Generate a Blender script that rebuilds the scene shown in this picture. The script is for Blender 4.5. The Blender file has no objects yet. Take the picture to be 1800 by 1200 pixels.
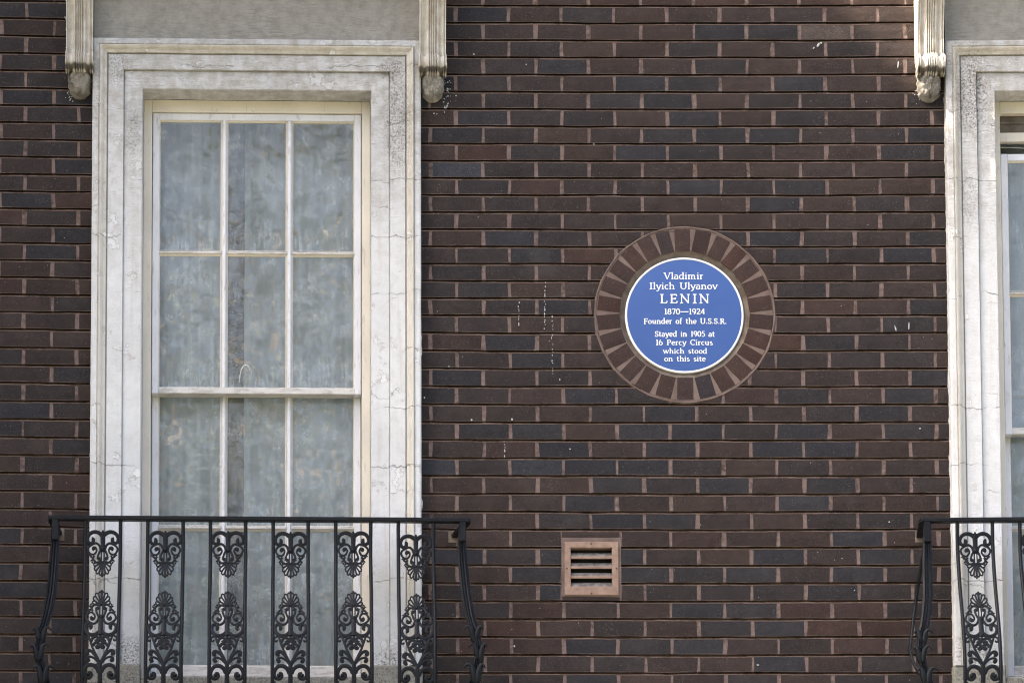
import bpy, math, random
from mathutils import noise, Vector, Matrix
random.seed(7)
R = math.radians
S = bpy.context.scene
COL = S.collection

# ------------------------------------------------------------------ camera
CAM = (0.0, -15.0, 1.6); PITCH = R(5.36); FPX = 6392.0; PX0 = 643.0; PY0 = 2085.0
cam = bpy.data.cameras.new('camera'); co = bpy.data.objects.new('camera', cam); COL.objects.link(co)
co.location = CAM; co.rotation_euler = (math.pi/2 + PITCH, 0, 0)
cam.sensor_width = 36; cam.lens = FPX/1800*36
cam.shift_x = (900-PX0)/1800; cam.shift_y = (PY0-600)/1800
cam.clip_start = 0.1; cam.clip_end = 2000
S.camera = co

# ------------------------------------------------------------------ light
SUN_EL = R(50); SUN_G = R(14.0)     # sun comes from the left, almost parallel to the facade
sdir = Vector((-math.cos(SUN_EL)*math.cos(SUN_G), -math.cos(SUN_EL)*math.sin(SUN_G), math.sin(SUN_EL)))
W = bpy.data.worlds.new('World'); S.world = W; W.use_nodes = True
nt = W.node_tree; bg = nt.nodes['Background']
sky = nt.nodes.new('ShaderNodeTexSky'); sky.sky_type = 'NISHITA'; sky.sun_disc = False
sky.sun_elevation = SUN_EL; sky.sun_rotation = math.atan2(sdir.x, sdir.y)
sky.air_density = 0.7; sky.dust_density = 6.0; sky.ozone_density = 0.3
nt.links.new(sky.outputs[0], bg.inputs[0]); bg.inputs[1].default_value = 0.12
sl = bpy.data.lights.new('sun', 'SUN'); sl.energy = 5.0; sl.angle = R(0.53); sl.color = (1, .87, .70)
so = bpy.data.objects.new('sun', sl); COL.objects.link(so)
so.rotation_euler = sdir.to_track_quat('Z', 'Y').to_euler()
S.view_settings.view_transform = 'Standard'; S.view_settings.look = 'None'
S.view_settings.exposure = 2.48; S.view_settings.gamma = 1.0; S.view_settings.use_curve_mapping = False
S.cycles.filter_width = 1.15; S.cycles.max_bounces = 8; S.cycles.transparent_max_bounces = 12

# ------------------------------------------------------------------ geometry of the place
BR, BXC = 80.0, 1.33       # the facade follows a wide circle
def bend(X): return (X-BXC)**2/(2*BR)
def P(px, py, d=0.0, flat=None):
    """point on the facade (depth d towards the street) seen at photo position px,py"""
    c, s = math.cos(PITCH), math.sin(PITCH)
    a = (px-PX0)/FPX; b = (PY0-py)/FPX
    y = -d - (flat or 0)
    X = 0
    for _ in range(6):
        Y = y + 15 - (bend(X) if flat is None else 0)
        # b*(Y c + Z s) = -Y s + Z c
        Z = Y*(b*c+s)/(c-b*s)
        dep = Y*c+Z*s
        X = a*dep
    return X, Z+1.6
def PX(px, py=600, d=0.0): return P(px, py, d)[0]
def PZ(py, px=1200, d=0.0): return P(px, py, d)[1]
def nz(*a): return noise.noise(Vector(a))

# ------------------------------------------------------------------ mesh helpers
class MB:
    def __init__(s): s.v = []; s.f = []; s.c = []
    def add(s, vs, fs, col=None):
        n = len(s.v); s.v += [tuple(v) for v in vs]
        for f in fs: s.f.append(tuple(i+n for i in f)); s.c.append(col)
        return s
    def box(s, x0, x1, z0, z1, d0, d1, col=None, bev=0.0):
        """d0 back, d1 front (towards the street)"""
        if bev > 0:
            b = min(bev, (x1-x0)*.45, (z1-z0)*.45, (d1-d0)*.45)
            v = []
            for (d, i) in ((d0, 0), (d1-b, 0), (d1, b)):
                v += [(x0+i, -d, z0+i), (x1-i, -d, z0+i), (x1-i, -d, z1-i), (x0+i, -d, z1-i)]
            f = []
            for k in (0, 4):
                for j in range(4): f.append((k+j, k+(j+1) % 4, k+4+(j+1) % 4, k+4+j))
            f.append((8, 9, 10, 11)); f.append((3, 2, 1, 0))
            return s.add(v, f, col)
        v = [(x0,-d0,z0),(x1,-d0,z0),(x1,-d0,z1),(x0,-d0,z1),(x0,-d1,z0),(x1,-d1,z0),(x1,-d1,z1),(x0,-d1,z1)]
        return s.add(v, [(3,2,1,0),(4,5,6,7),(0,1,5,4),(1,2,6,5),(2,3,7,6),(3,0,4,7)], col)
    def grid(s, rows, col=None, close=False):
        n = len(rows[0]); v = [p for r in rows for p in r]; f = []
        for i in range(len(rows)-1):
            for j in range(n-1 if not close else n):
                k = (j+1) % n
                f.append((i*n+j, i*n+k, (i+1)*n+k, (i+1)*n+j))
        return s.add(v, f, col)
    def tube(s, pts, rad, sides=6, flat=1.0, cap=True, col=None):
        pts = [Vector(p) for p in pts]
        if not hasattr(rad, '__len__'): rad = [rad]*len(pts)
        rows = []
        for i, p in enumerate(pts):
            t = (pts[min(i+1, len(pts)-1)]-pts[max(i-1, 0)])
            if t.length < 1e-9: t = Vector((0, 0, 1))
            t.normalize()
            a = Vector((0, -1, 0)); a = (a - t*a.dot(t))
            if a.length < 1e-3: a = Vector((1, 0, 0)) - t*t.x
            a.normalize(); b = t.cross(a)
            rows.append([p + a*(math.cos(2*math.pi*k/sides)*rad[i]*flat) + b*(math.sin(2*math.pi*k/sides)*rad[i]) for k in range(sides)])
        n0 = len(s.v); s.grid(rows, col, True)
        if cap:
            s.f.append(tuple(n0+k for k in range(sides))[::-1]); s.c.append(col)
            m = n0+(len(rows)-1)*sides
            s.f.append(tuple(m+k for k in range(sides))); s.c.append(col)
        return s
    def build(s, name, mat, parent=None, bent=True, smooth=False, loc=None, kind=None, autosm=None):
        me = bpy.data.meshes.new(name)
        ox = loc[0] if loc else 0; oz = loc[2] if loc else 0; oy = loc[1] if loc else 0
        if bent: v = [(x-ox, y-bend(x)-oy, z-oz) for x, y, z in s.v]
        else: v = [(x-ox, y-oy, z-oz) for x, y, z in s.v]
        me.from_pydata(v, [], s.f)
        if any(c is not None for c in s.c):
            at = me.color_attributes.new('tint', 'FLOAT_COLOR', 'CORNER')
            buf = []
            for p in me.polygons:
                c = s.c[p.index] or (.5, .5, .5)
                buf += [c[0], c[1], c[2], 1.0]*p.loop_total
            at.data.foreach_set('color', buf)
        if smooth: me.polygons.foreach_set('use_smooth', [True]*len(me.polygons))
        me.validate(); me.update()
        if autosm and hasattr(me, 'set_sharp_from_angle'): me.set_sharp_from_angle(angle=R(autosm))
        me.materials.append(mat)
        o = bpy.data.objects.new(name, me); COL.objects.link(o)
        if loc: o.location = loc
        if parent: o.parent = parent
        if kind: o['kind'] = kind
        return o
def tag(o, label, cat, group=None, kind=None):
    o['label'] = label
    if cat: o['category'] = cat
    if group: o['group'] = group
    if kind: o['kind'] = kind
    return o
def empty(name, loc=(0, 0, 0), rz=0):
    o = bpy.data.objects.new(name, None); COL.objects.link(o); o.location = loc; o.rotation_euler.z = rz
    o.empty_display_size = .1
    return o
def copy_tree(o, parent=None):
    c = o.copy(); COL.objects.link(c)
    if parent: c.parent = parent
    for ch in [k for k in ALLCH.get(o.name, [])]: copy_tree(ch, c)
    return c
ALLCH = {}
def index_children():
    ALLCH.clear()
    for o in list(S.objects):
        if o.parent: ALLCH.setdefault(o.parent.name, []).append(o)

# ------------------------------------------------------------------ materials
class NM:
    def __init__(s, name):
        s.m = bpy.data.materials.new(name); s.m.use_nodes = True
        s.t = s.m.node_tree; s.n = s.t.nodes; s.b = s.n['Principled BSDF']; s.out = s.n['Material Output']
        s.pos = s.n.new('ShaderNodeNewGeometry').outputs['Position']
    def new(s, t, **k):
        n = s.n.new(t)
        for a, b in k.items(): setattr(n, a, b)
        return n
    def L(s, a, b): s.t.links.new(a, b)
    def put(s, sock, v):
        if hasattr(v, 'is_output') or isinstance(v, bpy.types.NodeSocket): s.L(v, sock)
        elif isinstance(v, (tuple, list)) and sock.type == 'RGBA': sock.default_value = (*v[:3], 1)
        else: sock.default_value = v
    def math(s, op, a, b=0.0, c=0.0, clamp=False):
        n = s.new('ShaderNodeMath', operation=op, use_clamp=clamp)
        for i, v in enumerate((a, b, c)): s.put(n.inputs[i], v)
        return n.outputs[0]
    def scale(s, v, sc):
        n = s.new('ShaderNodeMapping'); s.L(v, n.inputs[0]); n.inputs['Scale'].default_value = sc; return n.outputs[0]
    def noise(s, sc=1, det=4, rough=.55, vec=None, col=False, dist=0):
        n = s.new('ShaderNodeTexNoise'); s.L(vec or s.pos, n.inputs['Vector'])
        n.inputs['Scale'].default_value = sc; n.inputs['Detail'].default_value = det; n.inputs['Roughness'].default_value = rough
        n.inputs['Distortion'].default_value = dist
        return n.outputs['Color' if col else 'Fac']
    def vor(s, sc=1, feat='F1', vec=None, out='Distance', rnd=1):
        n = s.new('ShaderNodeTexVoronoi', feature=feat); s.L(vec or s.pos, n.inputs['Vector'])
        n.inputs['Scale'].default_value = sc; n.inputs['Randomness'].default_value = rnd
        return n.outputs[out]
    def ramp(s, v, a, b, lo=0.0, hi=1.0):
        n = s.new('ShaderNodeMapRange', interpolation_type='SMOOTHSTEP'); s.put(n.inputs[0], v)
        for i, q in enumerate((a, b, lo, hi)): n.inputs[i+1].default_value = q
        return n.outputs[0]
    def mix(s, f, a, b, mode='MIX'):
        n = s.new('ShaderNodeMix', data_type='RGBA', blend_type=mode)
        s.put(n.inputs['Factor'], f); s.put(n.inputs['A'], a) if False else None
        ins = [i for i in n.inputs if i.type == 'RGBA']
        s.put(ins[0], a); s.put(ins[1], b)
        return [o for o in n.outputs if o.type == 'RGBA'][0]
    def sep(s, v=None):
        n = s.new('ShaderNodeSeparateXYZ'); s.L(v or s.pos, n.inputs[0]); return n.outputs
    def bump(s, h, dist=.002, st=1.0, nrm=None):
        n = s.new('ShaderNodeBump'); s.put(n.inputs['Height'], h); n.inputs['Distance'].default_value = dist
        n.inputs['Strength'].default_value = st
        if nrm: s.L(nrm, n.inputs['Normal'])
        return n.outputs[0]
    def fin(s, col, rough=.8, nrm=None, spec=.3):
        s.put(s.b.inputs['Base Color'], col); s.put(s.b.inputs['Roughness'], rough)
        s.b.inputs['Specular IOR Level'].default_value = spec
        if nrm: s.L(nrm, s.b.inputs['Normal'])
        return s.m

def mat_brick():
    k = NM('brick_face')
    at = k.new('ShaderNodeAttribute', attribute_name='tint').outputs['Color']
    n1 = k.noise(9, 5, .6); n2 = k.noise(260, 3, .7); n3 = k.noise(38, 4, .6)
    n0 = k.noise(30, 4, .65)
    c = k.mix(k.ramp(n1, .3, .7), k.mix(1, at, (.78, .79, .82), 'MULTIPLY'), k.mix(1, at, (1.22, 1.16, 1.12), 'MULTIPLY'))
    c = k.mix(k.ramp(n0, .35, .7, 0, .45), c, k.mix(1, at, (.62, .60, .60), 'MULTIPLY'))
    c = k.mix(k.math('MULTIPLY', k.ramp(n2, .46, .72), .62), c, k.mix(1, at, (2.5, 2.4, 2.35), 'MULTIPLY'))
    c = k.mix(k.math('MULTIPLY', k.ramp(n3, .55, .8), .35), c, (.062, .052, .050))
    # pale specks of lime and grit
    d = k.vor(120); g = k.noise(13, 2)
    sp = k.math('MULTIPLY', k.ramp(d, .23, .12), k.ramp(g, .50, .70))
    d2 = k.vor(46); sp2 = k.ramp(d2, .075, .05)
    sp = k.math('MAXIMUM', sp, sp2)
    c = k.mix(k.math('MULTIPLY', sp, .32), c, (.36, .34, .32))
    # faint bloom
    bl = k.math('MULTIPLY', k.ramp(k.noise(3.1, 5, .65), .56, .78), .22)
    c = k.mix(bl, c, (.11, .102, .10))
    h = k.math('ADD', k.math('MULTIPLY', n2, .5), k.math('MULTIPLY', n3, 1.0))
    h = k.math('ADD', h, k.math('MULTIPLY', sp, .4))
    return k.fin(c, k.ramp(n3, .3, .7, .62, .82), k.bump(h, .0022, 1.0), .14)
def mat_mortar():
    k = NM('mortar')
    n1 = k.noise(10, 3); n2 = k.noise(330, 3, .7); n3 = k.noise(60, 4, .6)
    c = k.mix(k.ramp(n1, .32, .58), (.058, .042, .038), (.150, .112, .103))
    c = k.mix(k.ramp(n3, .35, .75), c, (.215, .155, .135))
    c = k.mix(k.math('MULTIPLY', k.ramp(n2, .4, .7), .4), c, (.10, .066, .055))
    return k.fin(c, .9, k.bump(k.math('ADD', n2, k.math('MULTIPLY', n3, 1.5)), .002, 1), .15)
def mat_ringmortar():
    k = NM('ring_mortar')
    n1 = k.noise(11, 4); n2 = k.noise(330, 3, .7)
    c = k.mix(k.ramp(n1, .3, .7), (.125, .090, .078), (.205, .155, .133))
    c = k.mix(k.math('MULTIPLY', k.ramp(n2, .4, .7), .5), c, (.13, .095, .085))
    return k.fin(c, .9, k.bump(n2, .002, 1), .15)
def mat_bed():
    k = NM('grey_bedding_mortar')
    n1 = k.noise(25, 4); n2 = k.noise(300, 3, .7)
    c = k.mix(k.ramp(n1, .3, .7), (.10, .080, .063), (.175, .145, .118))
    return k.fin(c, .9, k.bump(n2, .0015, 1), .15)

def stucco(name, base, dirt, dirt_amt, rough_h, streak=False, cracks=True, lichen=()):
    k = NM(name)
    x, y, z = k.sep()
    n1 = k.noise(2.2, 5, .6); n2 = k.noise(22, 5, .65); n3 = k.noise(170, 4, .7)
    c = k.mix(k.ramp(n1, .3, .7), base, tuple(b*.90 for b in base))
    c = k.mix(k.math('MULTIPLY', k.ramp(n2, .45, .8), .35), c, tuple(b*.72 for b in base))
    # settled dirt: stronger high up where it is never washed
    hi = k.ramp(k.math('ADD', z, k.math('MULTIPLY', n1, .5)), 7.0, 8.1, .18, 1.0)
    dm = k.math('MULTIPLY', k.math('MULTIPLY', k.ramp(n2, .30, .72), hi), dirt_amt)
    c = k.mix(dm, c, dirt)
    vs = k.scale(k.pos, (26, 26, 1.6))
    st = k.noise(1.0, 4, .6, vs)
    c = k.mix(k.math('MULTIPLY', k.ramp(st, .5, .78), .6 if streak else .34), c, (.20, .165, .12) if streak else (.40, .365, .31))
    if streak:
        vs2 = k.scale(k.pos, (75, 75, 1.5))
        c = k.mix(k.math('MULTIPLY', k.ramp(k.noise(1.0, 3, .6, vs2), .48, .7), .22), c, (.33, .30, .26))
    h = k.math('MULTIPLY', n3, .35)
    rg = k.noise(62, 6, .75, k.scale(k.pos, (.5, 1, 1.3)))
    h = k.math('ADD', h, k.math('MULTIPLY', rg, k.math('MULTIPLY', hi, rough_h)))
    if cracks:
        # fine shrinkage cracks running across the mouldings
        wob = k.math('MULTIPLY', k.math('SUBTRACT', k.noise(9, 4, .6), .5), .09)
        zz = k.math('DIVIDE', k.math('ADD', z, wob), .247)
        fr = k.math('ABSOLUTE', k.math('SUBTRACT', k.math('FRACT', zz), .5))
        zz2 = k.math('DIVIDE', k.math('ADD', z, k.math('MULTIPLY', k.math('SUBTRACT', k.noise(14, 3, .6), .5), .12)), .41)
        fr2 = k.math('ABSOLUTE', k.math('SUBTRACT', k.math('FRACT', zz2), .5))
        pres = k.ramp(k.noise(6.5, 2), .45, .58)
        pres2 = k.ramp(k.noise(4.7, 2, .5, k.scale(k.pos, (1.3, 1, .8))), .5, .6)
        cr = k.math('MAXIMUM', k.math('MULTIPLY', k.ramp(fr, .0085, .003), pres), k.math('MULTIPLY', k.ramp(fr2, .004, .0015), pres2))
        c = k.mix(k.math('MULTIPLY', cr, .5), c, (.14, .125, .11))
        h = k.math('SUBTRACT', h, k.math('MULTIPLY', cr, .8))
    if cracks:
        pk = k.noise(9, 6, .62); pe = k.ramp(pk, .635, .645)
        c = k.mix(k.math('MULTIPLY', pe, .6), c, (.74, .75, .755))
        ed = k.math('MULTIPLY', k.ramp(pk, .618, .632), k.ramp(pk, .650, .636))
        c = k.mix(k.math('MULTIPLY', ed, .35), c, (.25, .22, .18))  # edge shadow of the peeled patches, put into the colour as a dark rim
        h = k.math('ADD', h, k.math('MULTIPLY', pe, .25))
    for (lx, lz, rx, rz, amt) in lichen:
        dx = k.math('DIVIDE', k.math('SUBTRACT', x, lx), rx); dz = k.math('DIVIDE', k.math('SUBTRACT', z, lz), rz)
        rr = k.math('SQRT', k.math('ADD', k.math('MULTIPLY', dx, dx), k.math('MULTIPLY', dz, dz)))
        fall = k.ramp(rr, .3, 1.1, 1.0, 0.0)
        sp = k.ramp(k.math('ADD', k.noise(110, 6, .8), k.math('MULTIPLY', fall, .10)), .54, .72)
        c = k.mix(k.math('MULTIPLY', k.math('MULTIPLY', sp, fall), amt), c, (.10, .092, .085))
    return k.fin(c, .82, k.bump(h, .008, .9), .25)

def console_band(m, amt, sc, bd):  # streaked dark band by height at the underside of the roll, plus a bump
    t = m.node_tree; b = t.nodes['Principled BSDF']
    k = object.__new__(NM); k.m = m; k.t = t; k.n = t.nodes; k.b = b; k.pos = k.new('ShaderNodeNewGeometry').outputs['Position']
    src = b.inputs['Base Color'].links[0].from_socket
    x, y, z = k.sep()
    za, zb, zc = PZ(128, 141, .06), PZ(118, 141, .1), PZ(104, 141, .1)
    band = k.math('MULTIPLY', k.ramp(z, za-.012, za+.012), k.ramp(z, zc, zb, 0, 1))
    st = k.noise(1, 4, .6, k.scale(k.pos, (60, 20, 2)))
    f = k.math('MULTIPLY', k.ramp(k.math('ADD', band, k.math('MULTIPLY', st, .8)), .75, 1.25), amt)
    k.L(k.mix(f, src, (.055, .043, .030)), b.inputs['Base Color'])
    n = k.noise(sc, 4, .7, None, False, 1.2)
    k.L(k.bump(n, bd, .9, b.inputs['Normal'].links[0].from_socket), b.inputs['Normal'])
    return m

def mat_paint(name, base, wear=.25, zwear=None):
    k = NM(name)
    n1 = k.noise(5, 4, .6); n2 = k.noise(60, 5, .7, k.scale(k.pos, (.25, 1, 1)) if zwear == 'h' else k.scale(k.pos, (1, 1, .2))); n3 = k.noise(200, 3, .7)
    c = k.mix(k.ramp(n1, .3, .7), base, tuple(b*.88 for b in base))
    w = k.ramp(n2, .62-.25*wear, .70-.2*wear)
    c = k.mix(k.math('MULTIPLY', w, .35+.4*wear), c, (.34, .31, .27))
    c = k.mix(k.math('MULTIPLY', k.ramp(n3, .55, .8), .2), c, (.3, .27, .23))
    h = k.math('SUBTRACT', k.math('MULTIPLY', n3, .2), k.math('MULTIPLY', w, .5))
    return k.fin(c, .5, k.bump(h, .002, .6), .4)

def mat_glass():
    k = NM('dirty_glass')
    k.n.remove(k.b)
    tr = k.new('ShaderNodeBsdfTransparent'); tr.inputs[0].default_value = (.80, .84, .85, 1)
    gl = k.new('ShaderNodeBsdfGlossy'); gl.inputs[0].default_value = (1, 1, 1, 1); gl.inputs['Roughness'].default_value = .022
    wv = k.noise(4.5, 2, .5)
    L_ = k.bump(wv, .006, .25); k.L(L_, gl.inputs['Normal'])
    df = k.new('ShaderNodeBsdfDiffuse')
    n1 = k.noise(1, 5, .65, k.scale(k.pos, (34, 34, 2.6))); n2 = k.noise(16, 5, .7); n3 = k.noise(210, 3, .7)
    n4 = k.noise(1, 4, .6, k.scale(k.pos, (120, 120, 7)))
    k.put(df.inputs[0], k.mix(n1, (.46, .515, .53), (.58, .63, .64)))
    d = k.math('ADD', k.math('MULTIPLY', n1, .22), k.math('MULTIPLY', n2, .58))
    d = k.math('ADD', d, k.math('MULTIPLY', n3, .12)); d = k.math('ADD', d, k.math('MULTIPLY', n4, .12))
    x, y, z = k.sep()
    low = 0.0
    for (pa, pb) in ((213, 440), (447, 679), (695, 922), (931, 1163)):
        za, zb = PZ(pb, 450, -.11), PZ(pa, 450, -.11)
        q = k.math('MULTIPLY', k.ramp(z, za, za+.17, 1, 0), k.math('GREATER_THAN', z, za-.004))
        low = k.math('ADD', q, low)
    drip = k.ramp(k.noise(1, 4, .7, k.scale(k.pos, (90, 90, 9))), .42, .66)
    d = k.math('ADD', d, k.math('MULTIPLY', low, k.math('MULTIPLY', drip, .14)))
    d = k.math('ADD', d, k.math('MULTIPLY', k.ramp(k.noise(2.3, 3, .6), .35, .65), .08))
    fac = k.ramp(d, .40, .80, .15, .46)
    fr = k.new('ShaderNodeFresnel'); fr.inputs[0].default_value = 1.52
    ff = k.math('MULTIPLY', fr.outputs[0], 1.05, clamp=True)
    m1 = k.new('ShaderNodeMixShader'); k.L(fac, m1.inputs[0]); k.L(tr.outputs[0], m1.inputs[1]); k.L(df.outputs[0], m1.inputs[2])
    m2 = k.new('ShaderNodeMixShader'); k.L(ff, m2.inputs[0]); k.L(m1.outputs[0], m2.inputs[1]); k.L(gl.outputs[0], m2.inputs[2])
    k.L(m2.outputs[0], k.out.inputs[0])
    return k.m
def mat_curtain():
    k = NM('net_curtain_fabric'); k.n.remove(k.b)
    n = k.noise(1, 4, .6, k.scale(k.pos, (60, 60, 1.0)))
    c = k.mix(n, (.70, .76, .79), (.82, .86, .88))
    df = k.new('ShaderNodeBsdfDiffuse'); k.L(c, df.inputs[0])
    tl = k.new('ShaderNodeBsdfTranslucent'); k.L(c, tl.inputs[0])
    m = k.new('ShaderNodeMixShader'); m.inputs[0].default_value = .25
    k.L(df.outputs[0], m.inputs[1]); k.L(tl.outputs[0], m.inputs[2]); k.L(m.outputs[0], k.out.inputs[0])
    return k.m
def mat_iron():
    k = NM('black_iron_paint')
    n1 = k.noise(25, 4, .6); n2 = k.noise(240, 3, .7)
    c = k.mix(k.ramp(n1, .35, .7), (.0045, .0055, .0075), (.009, .0105, .013))
    c = k.mix(k.math('MULTIPLY', k.ramp(n2, .6, .8), .3), c, (.035, .035, .034))
    c = k.mix(k.math('MULTIPLY', k.ramp(k.noise(9, 4, .7), .66, .76), .5), c, (.030, .018, .012))
    return k.fin(c, k.ramp(n1, .3, .7, .36, .6), k.bump(n2, .0008, .8), .17)
def simple(name, c0, c1, sc=12, rough=.85, bumpd=.002, spec=.2, fine=150):
    k = NM(name); n = k.noise(sc, 5, .6); n2 = k.noise(fine, 3, .7)
    return k.fin(k.mix(k.ramp(n, .3, .7), c0, c1), rough, k.bump(k.math('ADD', n, n2), bumpd, .8), spec)

lx1 = PX(700, 240); lx2 = PX(1705, 160)
LICH = [(lx1, PZ(225, 700), .10, .34, .75), (PX(690,150), PZ(130, 700), .09, .09, .8),
        (lx2, PZ(170, 1705), .13, .32, .95), (PX(1700,330), PZ(360, 1705), .07, .22, .5),
        (PX(205,120), PZ(120, 205), .09, .16, .6), (PX(235,240), PZ(240, 235), .05, .2, .5),
        (PX(225, 1150), PZ(1150, 225), .13, .10, 1.0), (PX(690, 1165), PZ(1165, 690), .12, .09, 1.0), (PX(1705, 1150), PZ(1150, 1705), .13, .12, 1.0)]
M = dict(
    brick=mat_brick(), mortar=mat_mortar(), ringm=mat_ringmortar(), bed=mat_bed(),
    stucco=stucco('painted_stucco', (.665, .675, .68), (.34, .31, .26), .66, 2.6, lichen=LICH),
    frieze=stucco('rough_grey_render', (.46, .445, .41), (.27, .26, .23), .6, 3.6, cracks=False),
    mould=stucco('moulding_paint', (.61, .59, .54), (.37, .33, .27), .7, 1.0, lichen=LICH[:3]),
    console=stucco('weathered_console', (.64, .62, .56), (.34, .28, .20), .6, .6, streak=True, cracks=False),
    leafst=stucco('weathered_carving', (.60, .575, .52), (.20, .175, .14), .9, 2.4, cracks=False),
    cream=mat_paint('cream_timber_paint', (.70, .655, .56), .12),
    sash=mat_paint('white_sash_paint', (.70, .71, .745), .22),
    sashold=mat_paint('peeling_sash_paint', (.62, .60, .57), .55, 'h'),
    glass=mat_glass(), curtain=mat_curtain(), iron=mat_iron(),
    mossy=stucco('mossy_stone', (.34, .335, .29), (.12, .12, .085), 1.0, 2.5, cracks=False,
                 lichen=[(PX(450, 1200), PZ(1200, 450), 1.4, .3, .9), (PX(1950, 1200), PZ(1200, 1900), 1.4, .3, .9)]),
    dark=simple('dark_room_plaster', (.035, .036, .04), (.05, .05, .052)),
    blue=simple('blue_glazed_face', (.040, .092, .285), (.046, .102, .305), 5, .32, .0002, .4),
    white=simple('white_glazed_relief', (.78, .80, .83), (.84, .85, .87), 20, .4, .0003, .4),
    terra=simple('terracotta_vent', (.215, .145, .112), (.30, .21, .165), 30, .8, .001, .2),
    ventdark=simple('sooty_vent_blade', (.085, .08, .075), (.24, .22, .20), 45, .85, .001, .2),
    black=simple('dark_hole', (.008, .008, .008), (.014, .013, .012)),
    screw=simple('screw_head', (.03, .028, .025), (.05, .04, .035), rough=.5),
    splash=simple('white_paint_splash', (.30, .31, .31), (.50, .51, .51), 60, .7, .0005),
    asphalt=simple('asphalt', (.045, .045, .046), (.06, .058, .056), 3, .9, .004, .2, 60),
    paving=simple('paving_stone', (.24, .23, .21), (.32, .30, .275), 3, .85, .003, .2, 60),
    kerb=simple('kerb_stone', (.28, .27, .26), (.34, .33, .31), 6),
    bark=simple('bark', (.09, .07, .05), (.15, .12, .09), 9, .9, .01),
    darkbrick=simple('plain_dark_brickwork', (.036, .027, .025), (.05, .04, .037), 8),
    house=simple('yellow_stock_brick', (.26, .20, .13), (.33, .26, .18), 8),
    oldwood=simple('bare_old_timber', (.10, .085, .07), (.17, .145, .12), 20, .85, .002),
    wire=simple('white_cord', (.7, .72, .72), (.75, .76, .76)),
)

console_band(M['console'], .85, 40, .002); console_band(M['leafst'], .3, 60, .02)

# ------------------------------------------------------------------ course lines and bonding of the brickwork
# heights of the dark bed-joint lines (photo rows at the middle of the pier)
LZ = {}
key = [(0, 10.5), (4, 131.5), (9, 283), (18, 554.2), (21, 647.7), (28, 867.5), (35, 1087.3), (38, 1181.8)]
def line_py(j):
    for (a, ya), (b, yb) in zip(key, key[1:]):
        if j <= b: break
    return ya+(yb-ya)*(j-a)/(b-a)
def line_z(j):
    if j < 0: return line_z(0) + .0752*(-j)
    if j > 38: return line_z(38) - .0752*(j-38)
    return PZ(line_py(j), 1200)
MOD = (PX(1550, 570)-PX(802.6, 570))/8
XODD, XEVEN = PX(802.6, 570), PX(850.2, 570)
LODD, LEVEN = PX(46, 73), PX(95.5, 42)
CX, CZ = P(1203.5, 552.5)                 # centre of the plaque ring
S0 = MOD/93.43                            # metres per photo pixel on the wall
RO = 159.5*S0
VX0, VX1 = PX(987.5, 1000), PX(1091.5, 1000)
VZ0, VZ1 = PZ(1049.5, 1040), PZ(944, 1040)
WL1, WR1 = PX(163, 400), PX(738.5, 400)   # outer edges of the first window surround
WC1 = (WL1+WR1)/2; WH = (WR1-WL1)/2
WC2 = PX(1664, 400)+WH
JH = .0134                                # bed joint height
ROWS = {
1:'DBNDNNNDNNN',2:'DDNNNNBBWNN',3:'DDDNNDNDDNN',4:'DDDBNNDNNNN',5:'BDDNBBNBNNN',6:'BDDNBBNDDND',7:'NBDDNBNBDDD',
8:'DBDNDBBBDDB',9:'NRDNBBDNNBN',10:'DLDDDNNNNND',11:'NDRDDBDBNND',12:'DDDNNNNBNDD',13:'DNDDDNNNNDD',14:'DNBDNNDBDNB',
15:'NDBRNNNBDBN',16:'DDDDNNNNNDD',17:'DBNNNNNDDND',18:'NDDBNNNNRNB',19:'DDNDNNNNDBD',20:'RNBNNNNRBDN',21:'DDBNNNNDDDN',
22:'DBDDDNNNNNB',23:'BDNBDNRBNBN',24:'DDDNDBNDDBD',25:'DBBNBBDBNBD',26:'DNRBNBNBBNN',27:'LDLBBDNDNND',28:'NNNNBDBNBND',
29:'NNNBNNNLNNB',30:'DNNDBBNNDDN',31:'NNNNNRNNBNN',32:'DBDBBNNBNBD',33:'DNBNBBBDBDD',34:'NDNBDDDDBDD',35:'DDRDNBBRRDD',
36:'NNRNDNBBRRD',37:'DRRBBBNDRDD',38:'DDNDDNNBNDD',39:'NDDBNNDNDDD', 0:'NNNNRRRRRRR'}
TINT = dict(R=(.0365, .0235, .0205), N=(.0315, .0234, .0213), D=(.0258, .0214, .0212), B=(.0230, .0222, .0248), L=(.0285, .0295, .0345), W=(.055, .044, .040))
rb = random.Random(11)
def tint(ch):
    c = TINT[ch]; k = rb.uniform(.86, 1.12); w = rb.uniform(-.05, .05)
    return (c[0]*k*(1+w), c[1]*k, c[2]*k*(1-w))

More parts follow.
